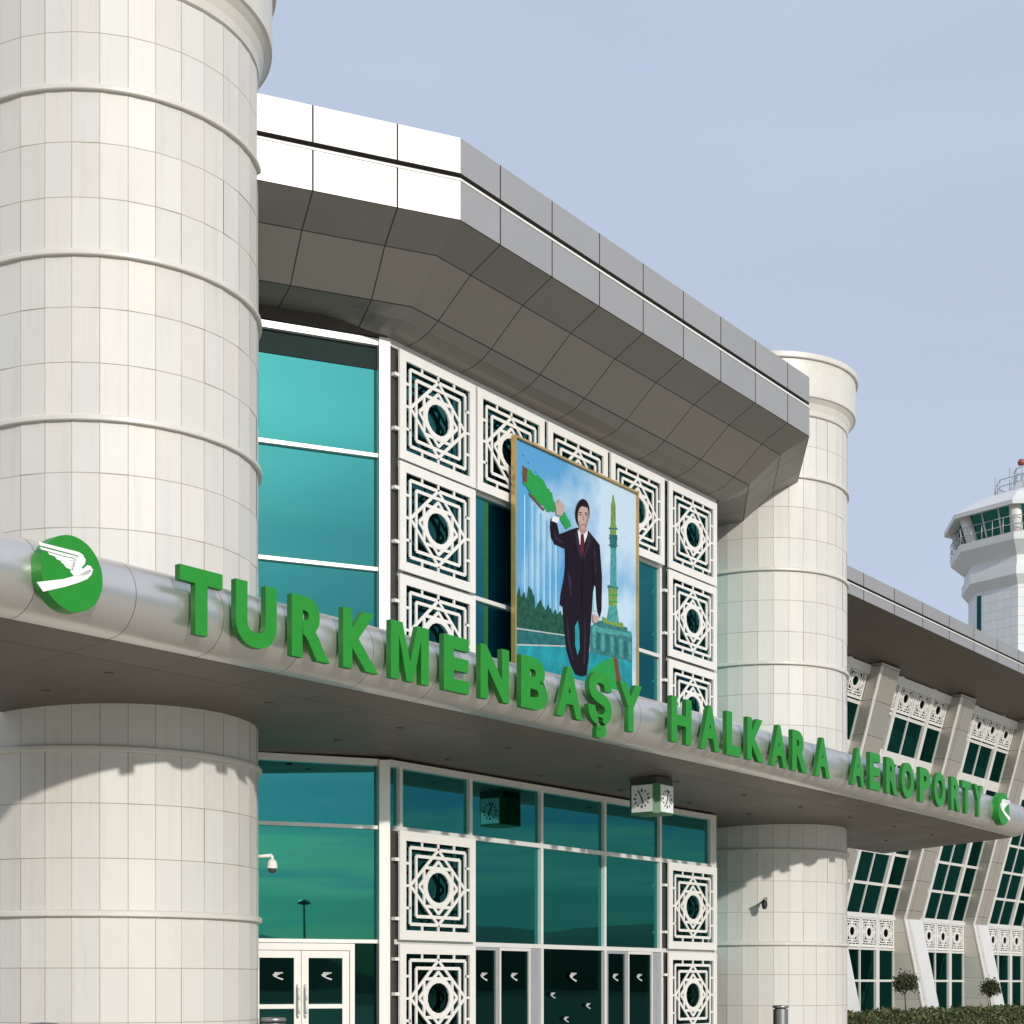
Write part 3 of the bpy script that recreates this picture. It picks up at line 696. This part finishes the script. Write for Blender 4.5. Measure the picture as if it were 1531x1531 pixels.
# green banner
rnd = random.Random(3)
def jag(pts, a=9, n=6):
    out = []
    for (x0, y0), (x1, y1) in zip(pts, pts[1:]+pts[:1]):
        for k in range(n): f = k/n; out.append((x0+(x1-x0)*f+rnd.uniform(-a, a), y0+(y1-y0)*f+rnd.uniform(-a, a)))
    return out
shp(jag([(88, 235), (120, 252), (200, 312), (245, 372), (275, 440), (270, 510), (215, 488), (160, 435), (125, 385), (88, 330)]), grn)
shp([(84, 228), (112, 248), (110, 330), (86, 326)], red); shp([(120, 385), (215, 492), (208, 500), (122, 402)], red)
shp(jag([(305, 545), (335, 505), (378, 590), (345, 612)], 4), grn)
shp([(478, 1470), (560, 1405), (640, 1380), (680, 1520), (690, 1800), (470, 1800)], grn); shp([(630, 1380), (655, 1390), (680, 1560), (650, 1560)], red)
for x, y in ((90, 160), (122, 205), (165, 262)): ell(x, y, 6, 6, blu)
# man
shp([(325, 1070), (332, 1200), (345, 1330), (372, 1425), (398, 1482), (438, 1497), (468, 1490), (480, 1400), (492, 1200), (502, 1080)], suit)
shp([(398, 1195), (415, 1160), (424, 1220), (426, 1330), (412, 1370), (399, 1310)], teal)
shp([(410, 600), (372, 612), (335, 628), (303, 640), (292, 582), (252, 545), (247, 600), (253, 655), (275, 700), (340, 728), (342, 800), (332, 900), (312, 1000), (306, 1062), (330, 1082), (500, 1112), (506, 940), (520, 990), (534, 1105), (548, 1142), (558, 1100), (561, 900), (547, 705), (505, 652), (478, 618), (440, 608)], suit)
shp([(505, 935), (520, 960), (527, 1100), (510, 1105)], cy_)
shp([(424, 585), (466, 585), (472, 622), (448, 650), (420, 625)], skin)
shp([(414, 612), (443, 652), (476, 615), (470, 650), (448, 712), (420, 700)], shirt)
shp([(432, 640), (450, 642), (455, 700), (446, 775), (428, 745)], tie)
s2 = pmat('suit_sheen', (.026, .018, .034), .2); s3 = pmat('suit_fold', (.004, .003, .006), .1)
for q_ in ([(412, 606), (424, 690), (438, 790), (430, 792), (405, 700), (398, 640)], [(478, 622), (468, 690), (446, 790), (452, 794), (490, 700), (494, 650)],
           [(512, 690), (522, 760), (526, 880), (520, 880), (512, 770)], [(270, 610), (285, 655), (330, 690), (326, 700), (278, 668)], [(350, 850), (372, 900), (378, 1010), (366, 1010), (356, 910)],
           [(350, 1130), (362, 1260), (388, 1400), (378, 1400), (350, 1270)], [(455, 1130), (466, 1260), (455, 1420), (446, 1420), (452, 1260)]): shp(q_, s2)
for q_ in ([(440, 790), (448, 792), (444, 1090), (436, 1088)], [(500, 800), (508, 800), (512, 960), (504, 1000)], [(338, 730), (346, 728), (350, 860), (340, 900)], [(395, 700), (402, 700), (396, 760), (390, 750)]): shp(q_, s3)
ell(442, 512, 43, 84, hair, .04); ell(446, 535, 33, 74, skin, .04)
shp([(404, 480), (430, 440), (470, 452), (486, 500), (474, 482), (440, 472), (418, 486), (414, 520), (404, 520)], hair)
ss_ = pmat('cheek_shade', (.30, .20, .175), .12); shp([(470, 500), (479, 520), (478, 560), (466, 600), (450, 609), (462, 580), (466, 540)], ss_); shp([(414, 560), (420, 590), (436, 607), (430, 590), (420, 560)], ss_); shp([(424, 612), (466, 612), (460, 628), (440, 632)], ss_)
for x in (428, 462): ell(x, 524, 6, 4, hair)
shp([(420, 508), (438, 506), (438, 511), (420, 514)], hair); shp([(454, 508), (472, 513), (472, 518), (454, 513)], hair)
shp([(443, 525), (448, 525), (453, 558), (440, 558)], pmat('shade_skin', (.33, .21, .19)))
shp([(432, 578), (460, 580), (455, 590), (438, 588)], pmat('lips', (.36, .14, .13)))
shp([(276, 462), (284, 440), (290, 455), (296, 428), (304, 426), (308, 452), (318, 440), (322, 460), (330, 470), (331, 502), (314, 532), (284, 524)], skin)
shp([(262, 530), (302, 543), (292, 574), (254, 560)], shirt)
shp([(505, 1118), (541, 1140), (536, 1165), (520, 1178), (502, 1165)], skin)
pr.build('picture_print', pmats, bill, weld=False)
b = MB(); q = .042
b.box(UL-q, UL, PB-.06, PB+.05, ZB-q, ZT+q); b.box(UR, UR+q, PB-.06, PB+.05, ZB-q, ZT+q); b.box(UL, UR, PB-.06, PB+.05, ZT, ZT+q); b.box(UL, UR, PB-.06, PB+.05, ZB-q, ZB)
b.build('picture_frame', M['gold'], bill)

# ------------------------------------------------------------------ clock under the canopy
CUu, CBb, CZ = 28.8, 17.55, 3.83
clock = thing('hanging_clock', 'square green clock cube with white dials hanging under the canopy soffit', 'clock', CUu, CBb, CZ)
b = MB(); h = .37; c = .11; hz = .31
poly = [(-h+c, -h), (h-c, -h), (h, -h+c), (h, h-c), (h-c, h), (-h+c, h), (-h, h-c), (-h, -h+c)]
b.prism(poly, lambda p, q, t: (CUu+p, CBb+q, CZ+t), -hz, hz); b.build('case', simple('green_case', (.02, .14, .04), .4), clock)
b = MB(); b.prism([(-h+.05, -h+.05), (h-.05, -h+.05), (h-.05, h-.05), (-h+.05, h-.05)], lambda p, q, t: (CUu+p, CBb+q, CZ+t), hz, hz+.14)
b.build('hanger', M['darkmetal'], clock)
dialm = simple('clock_dial', (.78, .79, .80), .3)
for (ox, ob) in ((0, -1), (-1, 0)):
    def fc(p, q, t, ox=ox, ob=ob): # p along face, q up, t outward
        return (CUu+ox*(h+t)+(p if ox == 0 else 0), CBb+ob*(h+t)+(p if ob == 0 else 0), CZ+q)
    b = MB(); e = h-c-.01; b.prism([(-e, -hz+.03), (e, -hz+.03), (e, hz-.03), (-e, hz-.03)], fc, 0.0, .012)
    dl = b.build('dial', dialm, clock)
    b = MB()
    for k in range(12):
        a = 2*pi*k/12; s_, c_ = sin(a), cos(a); r0, r1, w_ = .14, .195, .013 if k % 3 else .022
        b.prism([(r0*s_-w_*c_, r0*c_+w_*s_), (r0*s_+w_*c_, r0*c_-w_*s_), (r1*s_+w_*c_, r1*c_-w_*s_), (r1*s_-w_*c_, r1*c_+w_*s_)], fc, .013, .016)
    subpart(b, 'hour_marks', M['dark'], dl, clock)
    b = MB()
    for a, r1, w_ in ((radians(200), .12, .014), (radians(25 if ox else 15), .18, .010)):
        s_, c_ = sin(a), cos(a); r0 = -.03
        b.prism([(r0*s_-w_*c_, r0*c_+w_*s_), (r0*s_+w_*c_, r0*c_-w_*s_), (r1*s_+w_*c_, r1*c_-w_*s_), (r1*s_-w_*c_, r1*c_+w_*s_)], fc, .018, .022 if a > 2 else .0235)
    subpart(b, 'clock_hands', M['dark'], dl, clock)

# ------------------------------------------------------------------ cameras on brackets
def P(x, y, Y): X = (x-765.5)/2400*Y; u, b_ = bay(X, Y); return (u, b_, (1470-y)*Y/2400)
Y1 = 26.9
a0 = P(380, 1281, Y1); a1 = P(407, 1279, Y1); a2 = P(407, 1286, Y1)
cc = thing('security_camera', 'white dome security camera on a short arm at the edge of the left round tower', 'camera', a0[0], a0[1], a0[2])
b = MB(); b.tube(a0, a1, .03); b.tube(a1, a2, .025); b.build('arm', M['white'], cc)
b = MB(); x, y, z = a2; b.lathe(x, y, [(0, z+.02), (.05, z+.01), (.08, z-.04), (.09, z-.14)], 20); b.build('housing', M['white'], cc)
b = MB(); b.lathe(x, y, [(.078, z-.14), (.07, z-.18), (.04, z-.215), (0, z-.22)], 20); b.build('dome', M['darkmetal'], cc)
Y2 = 42.3
a0 = P(1126, 1358, 42.75); a1 = P(1143, 1346, 42.0); a2 = P(1143, 1350, 42.0)
cc = thing('security_camera', 'dark bracket camera projecting from the lit face of the right round tower', 'camera', a0[0], a0[1], a0[2])
b = MB(); b.tube(a0, a1, .03); b.build('arm', M['greyal'], cc)
x, y, z = a2; b = MB(); b.tube((x-.12, y-.1, z+.10), (x+.12, y+.1, z+.02), .05, .055, 12); b.build('housing', M['darkmetal'], cc)
b = MB(); b.lathe(x, y, [(.07, z+.04), (.08, z-.06), (.05, z-.15), (0, z-.17)], 16); b.build('dome', M['dark'], cc)

# ------------------------------------------------------------------ steel bollard bins
def bollard(x, Y, label):
    X = (x-765.5)/2400*Y; u, b_ = bay(X, Y)
    r = thing('bollard', label, 'bollard', u, b_, -EYE, 'round grey steel bollards by the entrance')
    b = MB(); b.lathe(u, b_, [(.19, -EYE), (.19, -.66)], 32); b.build('post', M['steel'], r)
    b = MB(); b.lathe(u, b_, [(.15, -.66), (.15, -.63), (.205, -.63), (.205, -.585), (.19, -.565), (0, -.555)], 32); b.build('lid', M['steel'], r)
bollard(1167, 41.0, 'grey steel bollard in front of the right round tower')
bollard(409, 26.4, 'grey steel bollard top beside the white double door')
bollard(66, 22.9, 'grey steel bollard top at the foot of the left round tower')

# ------------------------------------------------------------------ side wing
wing = thing('terminal_wing', 'long low terminal wing with slanted piers, dark green windows and wide overhanging roof', 'building', 60, 23.5)
wo_ = org(wing)
SP = 7.09; PIERS = [49.4+SP*k for k in range(-1, 7)]
EL, EZ = 23.5, 2.38; LN = 0.27
def uz(u): return (u-41.0)/2.2
b = MB(); FW = 19.2
def wq(d0, z0, d1, z1, mi, v0=.3, v1=.7, ua=40.6, ub=110):
    b.face([(ua, FW+d0, z0), (ub, FW+d0, z0), (ub, FW+d1, z1), (ua, FW+d1, z1)], mi, [(uz(ua), v0), (uz(ub), v0), (uz(ub), v1), (uz(ua), v1)])
wq(0, 11.8, 0, 11.42, 0); wq(0, 11.42, .1, 11.42, 1); wq(.1, 11.42, .1, 11.33, 1); wq(0, 11.33, 0, 11.02, 0); wq(0, 11.8, 16, 11.8, 2)
b.build('roof_fascia', [M['fascia'], M['darkmetal'], M['roof']], wing, weld=False)
b = MB(); wq(.1, 11.34, -.012, 11.34, 0); wq(-.012, 11.34, -.012, 11.305, 0); b.build('fascia_trim', M['white'], wing)
b = MB(); wq(0, 11.02, 3.4, 10.25, 0, 1.1, 1.9); wq(3.4, 10.25, 16, 10.25, 0, 1.2, 1.8)
b.build('eaves_soffit', M['wingsoffit'], wing, weld=False)
b = MB(); b.box(42.5, 110, 33, 33.3, -EYE, 11.7); b.build('back_wall', M['dark'], wing)
b = MB(); b.box(42.5, 110, 24.5, 33, -EYE, -EYE+.04); b.build('interior_floor', M['dark'], wing)
for k, u0 in enumerate(PIERS):
    b = MB(); w_ = 1.5
    fn = lambda p, q, t: (t, p, q)
    b.prism([(22.63, -EYE), (EL, EZ), (EL+.5, EZ), (24.6, -EYE)], fn, u0, u0+w_)
    b.prism([(EL, EZ+.002), (EL-LN*8.1, EZ+8.1), (EL-LN*8.1+.5, EZ+8.1), (EL+.6, EZ+.002)], fn, u0, u0+w_, 1)
    o = b.build('pier', [M['stone_wall'], M['piermetal']], wing, weld=False)
    b = MB()
    b.prism([(22.60, -EYE), (EL-.03, EZ), (EL+.02, EZ), (22.66, -EYE)], fn, u0-.02, u0+.16)
    b.prism([(EL-.03, EZ), (EL-.03-LN*8, EZ+8), (EL+.02-LN*8, EZ+8), (EL+.02, EZ)], fn, u0-.02, u0+.12)
    b.prism([(22.58, -EYE), (EL-.05, EZ), (EL+.02, EZ), (22.66, -EYE)], fn, u0+.42, u0+w_+.02)
    subpart(b, 'edge_trim', M['whiteal'], o, wing)
G = 23.95
def wbox(name, mat, lst, loc=None, rx=0):
    b = MB()
    for q in lst: b.box(*q)
    o = b.build(name, mat, None, o3=(0, 0, 0)); o.parent = wing
    if loc: o.location = (loc[0]-wo_[0], loc[1]-wo_[1], loc[2]-wo_[2])
    o.rotation_euler = (rx, 0, 0); return o
RX = math.atan(LN); SL = 8.1/cos(RX)
# one bay: lower window, lattice band, slanted window, upper lattice row
def bay_parts():
    out = []
    w0, w1 = 1.5, SP
    mull = [1.5, 3.0-.35, 4.1, 5.55, SP]
    low_ = [(x-(.14 if i in (1, 3) else .035), x+(.14 if i in (1, 3) else .035), -.08 if i in (1, 3) else -.04, .06, 0, 4.1) for i, x in enumerate(mull)]
    low_ += [(w0, w1, -.03, .05, 1.75, 1.83), (w0, w1, -.03, .05, 0, .1)]
    f = wbox('window', M['whiteal'], low_, (0, G, -EYE))
    out.append((f, 0, G, -EYE))
    for i in range(4):
        o = wbox('pane', M['wingglass'], [(mull[i], mull[i+1], .02, .03, .05, 2.95)]); o.parent = f; o.location = (0, 0, 0)
    up = [(x-(.12 if i in (1, 3) else .03), x+(.12 if i in (1, 3) else .03), -.10 if i in (1, 3) else -.03, .06, 0, SL) for i, x in enumerate(mull)]
    for z0_, z1_ in ((0, .09), (1.12, 1.22), (2.26, 2.36), (3.4, 3.5), (4.5, 4.6), (5.42, 5.8), (6.98, 7.09), (8.0, 8.3)): up.append((w0, w1, -.12 if z1_ > 8 else -.035, .05, z0_, z1_))
    g = wbox('window', M['whiteal'], up, (0, G, EZ+.06), RX); out.append((g, 0, G, EZ+.06))
    for i in range(4):
        o = wbox('pane', M['wingglass'], [(mull[i], mull[i+1], .02, .03, .05, SL)]); o.parent = g; o.location = (0, 0, 0)
    return out, mull
parts, mull = bay_parts()
lat = lattice_mesh(1.36, 1.08, .09, .045, .04, M['white']); lat.parent = wing
allp = []
for k, u0 in enumerate(PIERS):
    for (o, x, y, z) in parts:
        c = copy_tree(o); c.parent = wing; c.location = (u0-wo_[0], y-wo_[1], z-wo_[2])
    for i in range(4):
        um = (mull[i]+mull[i+1])/2; sc_ = (mull[i+1]-mull[i]-.1)/1.36
        c = lat.copy(); COL.objects.link(c); c.parent = wing; c.scale = (sc_, 1, 1); c.location = (u0+um-wo_[0], G-.07-wo_[1], 1.84-wo_[2])
        c = lat.copy(); COL.objects.link(c); c.parent = wing; c.scale = (sc_, 1, .98)
        s_ = 7.65; c.location = (u0+um-wo_[0], G-.07-LN*s_*cos(RX)*1.0-wo_[1], EZ+.06+s_*cos(RX)-wo_[2]); c.rotation_euler = (RX, 0, 0)
bpy.data.objects.remove(lat)
for (o, *_q) in parts:
    for ch in [x for x in bpy.data.objects if x.parent == o]: bpy.data.objects.remove(ch)
    bpy.data.objects.remove(o)
b = MB(); b.box(42.4, 110, G-.1, G+.1, EZ-.04, EZ+.09); b.build('sill_rail', M['whiteal'], wing)
b = MB(); b.box(42.4, 110, G-.06, G+.1, 1.2, 1.28); b.build('sill_rail', M['whiteal'], wing)

# ------------------------------------------------------------------ control tower
M['towerwhite'] = simple('white_tower_panel', (.68, .70, .70), .45, 0, .03, .6)
M['cabglass'] = glass('green_cab_glass', (.03, .22, .19), (.03, .12, .10), .75)
TX, TY = .323*110, 110.0; KT = 110/2400
ct = bpy.data.objects.new('control_tower', None); COL.objects.link(ct); ct.location = (TX, TY, 0)
ct['label'] = 'white octagonal air traffic control tower rising behind the wing roof'; ct['category'] = 'control tower'
def Zt(y, f=1.0): return (1470-y)*KT*f+EYE
V0 = radians(-118.9)
def octa(mb, R0, z0, R1, z1, mi=0, only=None):
    for k in range(8):
        if only is not None and k not in only: continue
        a, c_ = V0+k*pi/4, V0+(k+1)*pi/4
        mb.face([(R0*cos(a), R0*sin(a), z0), (R0*cos(c_), R0*sin(c_), z0), (R1*cos(c_), R1*sin(c_), z1), (R1*cos(a), R1*sin(a), z1)], mi,
                [(0, z0/.62), (6, z0/.62), (6, z1/.62), (0, z1/.62)])
M['tile'] = cellmat('tower_panels', uvc(0), uvc(1), 0.03, 0.03, (0.68, 0.71, 0.72), (0.50, 0.53, 0.55), 0.45, 0, 0.03, 0.02)
RS = 89*KT*1.03
b = MB(); octa(b, RS, 0, RS, Zt(886)); b.build('shaft', M['tile'], ct)
b = MB(); octa(b, RS, Zt(893), 102*KT, Zt(880)); octa(b, 102*KT, Zt(880), 102*KT, Zt(866)); octa(b, 102*KT, Zt(866), 98*KT, Zt(865)); octa(b, 98*KT, Zt(865), 98*KT, Zt(840))
b.build('lower_drum', M['towerwhite'], ct)
b = MB(); octa(b, 98*KT, Zt(852), 118*KT, Zt(834)); octa(b, 118*KT, Zt(834), 120*KT, Zt(824)); octa(b, 120*KT, Zt(824), 60*KT, Zt(824)); b.build('balcony', M['towerwhite'], ct)
b = MB(); z0, z1 = Zt(824), Zt(782); octa(b, 96*KT, z0, 110*KT, z1); b.build('cab_glass', M['cabglass'], ct)
for k in range(8):
    b = MB()
    for j in range(4):
        f = j/3 if j < 3 else 1
        if j == 3: continue
        a, c_ = V0+k*pi/4, V0+(k+1)*pi/4
        def pt(R, z, f=f): return Vector((R*(cos(a)*(1-f)+cos(c_)*f), R*(sin(a)*(1-f)+sin(c_)*f), z))
        r_ = .42 if j == 0 else .07
        b = MB(); b.tube(pt(96.5*KT, z0), pt(110.5*KT, z1), r_, r_, 8 if j == 0 else 6); b.build('cab_frame', M['white'], ct)
b = MB(); octa(b, 97.5*KT, z0, 99.5*KT, z0+.75); b.build('cab_sill', M['towerwhite'], ct)
b = MB(); octa(b, 109*KT, z1, 128*KT, Zt(786)); octa(b, 128*KT, Zt(786), 129*KT, Zt(780)); octa(b, 129*KT, Zt(780), 92*KT, Zt(767)+.4)
octa(b, 92*KT, Zt(767)+.4, 62*KT, Zt(746)); octa(b, 62*KT, Zt(746), 28*KT, Zt(736)); octa(b, 28*KT, Zt(736), 24*KT, Zt(722)); octa(b, 24*KT, Zt(722), 0.01, Zt(722)); b.build('cab_roof', M['towerwhite'], ct)
for R0, zb, hh in ((118*KT, Zt(824), 1.1), (52*KT, Zt(742), .9), (24*KT, Zt(722), .9)):
    b = MB(); n = 32 if R0 > 4 else 12
    pts = []
    for k in range(8):
        for j in range(n//8+1):
            f = j/(n//8+1); a, c_ = V0+k*pi/4, V0+(k+1)*pi/4
            pts.append(Vector((R0*(cos(a)*(1-f)+cos(c_)*f), R0*(sin(a)*(1-f)+sin(c_)*f), zb)))
    for i, p in enumerate(pts):
        q = pts[(i+1) % len(pts)]; b.tube(p, p+Vector((0, 0, hh)), .035, .035, 5)
        for e in (.5, 1): b.tube(p+Vector((0, 0, hh*e)), q+Vector((0, 0, hh*e)), .03, .03, 5)
    b.build('railing', M['greyal'], ct)
b = MB(); b.tube((-.4, -.4, Zt(722)), (-.4, -.4, Zt(700)), .06); b.tube((-1.6, -.6, Zt(738)), (-1.6, -.6, Zt(704)), .04); b.tube((-2.3, .4, Zt(740)), (-2.3, .4, Zt(712)), .03); b.build('antenna', M['greyal'], ct)
b = MB(); b.lathe(-.75, -.4, [(0, Zt(698)), (.2, Zt(698)), (.26, Zt(694)), (.16, Zt(690)), (0, Zt(689))], 16); b.build('beacon', simple('red_beacon', (.28, .06, .05), .4), ct)
b = MB()
a = V0-pi/4+.36*0  # slot window in the narrow left facet
p = Vector((RS*cos(V0-pi/4)*.93+RS*cos(V0)*.07, RS*sin(V0-pi/4)*.93+RS*sin(V0)*.07, 0))
na = V0-pi/8; nv = Vector((cos(na), sin(na), 0)); tv = Vector((-sin(na), cos(na), 0))
b2 = MB()
q = [p+nv*.03+tv*s*.17+Vector((0, 0, z)) for s, z in ((-1, 6), (1, 6), (1, Zt(898)), (-1, Zt(898)))]
b2.face(q); b2.build('slot_window', M['cabglass'], ct)

# ------------------------------------------------------------------ hedge and small trees
def leafmat(name, c1_, c2_, c3_):
    m, t, p = newmat(name); g = nd(t, 'ShaderNodeNewGeometry'); r = nd(t, 'ShaderNodeValToRGB')
    r.color_ramp.elements[0].color = (*c1_, 1); r.color_ramp.elements[1].color = (*c3_, 1); e = r.color_ramp.elements.new(.55); e.color = (*c2_, 1)
    t.links.new(g.outputs['Random Per Island'], r.inputs[0]); t.links.new(r.outputs[0], p.inputs['Base Color']); p.inputs['Roughness'].default_value = .6; return m
hedm = leafmat('hedge_leaf', (.03, .06, .018), (.07, .11, .025), (.13, .09, .035)); trm = leafmat('tree_leaf', (.02, .03, .012), (.045, .06, .02), (.10, .08, .03))
def leaves(mb, pts, s):
    for (x, y, z) in pts:
        n = Vector((random.gauss(0, 1), random.gauss(0, 1), random.gauss(0, 1))).normalized(); a = n.orthogonal().normalized(); c_ = n.cross(a); k = s*random.uniform(.6, 1.3)
        p = Vector((x, y, z)); mb.face([p-a*k, p-c_*k*.5, p+a*k, p+c_*k*.5])
hedge = thing('hedge', 'low clipped green and rust coloured hedge along the foot of the wing', 'hedge', 55, 20.9)
b = MB(); b.box(43.2, 75, 20.75, 21.35, -EYE, -1.02); b.build('woody_core', simple('hedge_core', (.03, .03, .015), .9), hedge)
b = MB(); pts = []
for i in range(15000):
    u = random.uniform(43, 75); hh = -.97+.06*sin(u*1.7)+.05*sin(u*5.1+1)+.03*sin(u*13.7)
    if random.random() < .5: pts.append((u, random.uniform(20.65, 21.45), hh+random.uniform(-.08, .05)+max(0, random.gauss(-.03, .05))))
    else: pts.append((u, random.uniform(20.6, 20.78), random.uniform(-EYE, hh)))
leaves(b, pts, .06); b.build('foliage', hedm, hedge, weld=False)
def small_tree(x, Y, yb, yt, hw, label):
    X = (x-765.5)/2400*Y; u, b_ = bay(X, Y)
    zt, zb = (1470-yt)*Y/2400, (1470-yb)*Y/2400; R = hw*Y/2400
    r = thing('small_tree', label, 'tree', u, b_, -EYE, 'small umbrella shaped trees in front of the wing')
    b = MB(); p = [Vector((u, b_, -EYE)), Vector((u+.03, b_, -.9)), Vector((u-.02, b_+.02, zb))]
    for i, (q0, q1) in enumerate(zip(p, p[1:])): b.tube(q0, q1, .035-.008*i, .027-.008*i, 8)
    tips = []
    for k in range(7):
        a = k*2*pi/7+.3; e = Vector((u+R*.7*cos(a), b_+R*.7*sin(a), zb+(zt-zb)*random.uniform(.3, .8))); b.tube(p[-1], e, .016, .006, 6); tips.append(e)
    b.build('trunk', M['bark'], r)
    b = MB(); pts = []
    cl = [(random.uniform(0, 2*pi), sqrt(random.random())*.85) for _ in range(34)]
    for a, rr in cl:
        cx, cy__ = u+R*rr*cos(a), b_+R*rr*sin(a); cz = zb+(zt-zb)*(.45+.35*(1-rr)*random.uniform(.4, 1.2))
        for _ in range(60): pts.append((cx+random.gauss(0, R*.16), cy__+random.gauss(0, R*.16), cz+random.gauss(0, (zt-zb)*.16)))
    leaves(b, pts, .05); b.build('crown', trm, r, weld=False)
small_tree(1354, 53.5, 1487, 1455, 19, 'small flat crowned tree left of the first pier leg of the wing')
small_tree(1481, 59.0, 1492, 1465, 14, 'smaller rounder tree farther right behind the hedge by the second pier')

# ------------------------------------------------------------------ street lamp across the forecourt (seen mirrored in the glass)
def lamp(X, Y, h, label):
    o = bpy.data.objects.new('street_lamp', None); COL.objects.link(o); o.location = (X, Y, 0); o['label'] = label; o['category'] = 'street lamp'
    b = MB(); b.tube((0, 0, 0), (0, 0, h), .11, .06, 12); b.build('pole', M['darkmetal'], o)
    b = MB(); b.lathe(0, 0, [(0, h+.35), (.4, h+.15), (.5, h), (0, h-.12)], 20); b.build('lamp_head', M['darkmetal'], o)
lamp(50.8, -39.1, 7.6, 'dark street lamp across the forecourt, mirrored in the left glass wall')

for o in bpy.data.objects:
    if 'org' in o.keys(): del o['org']
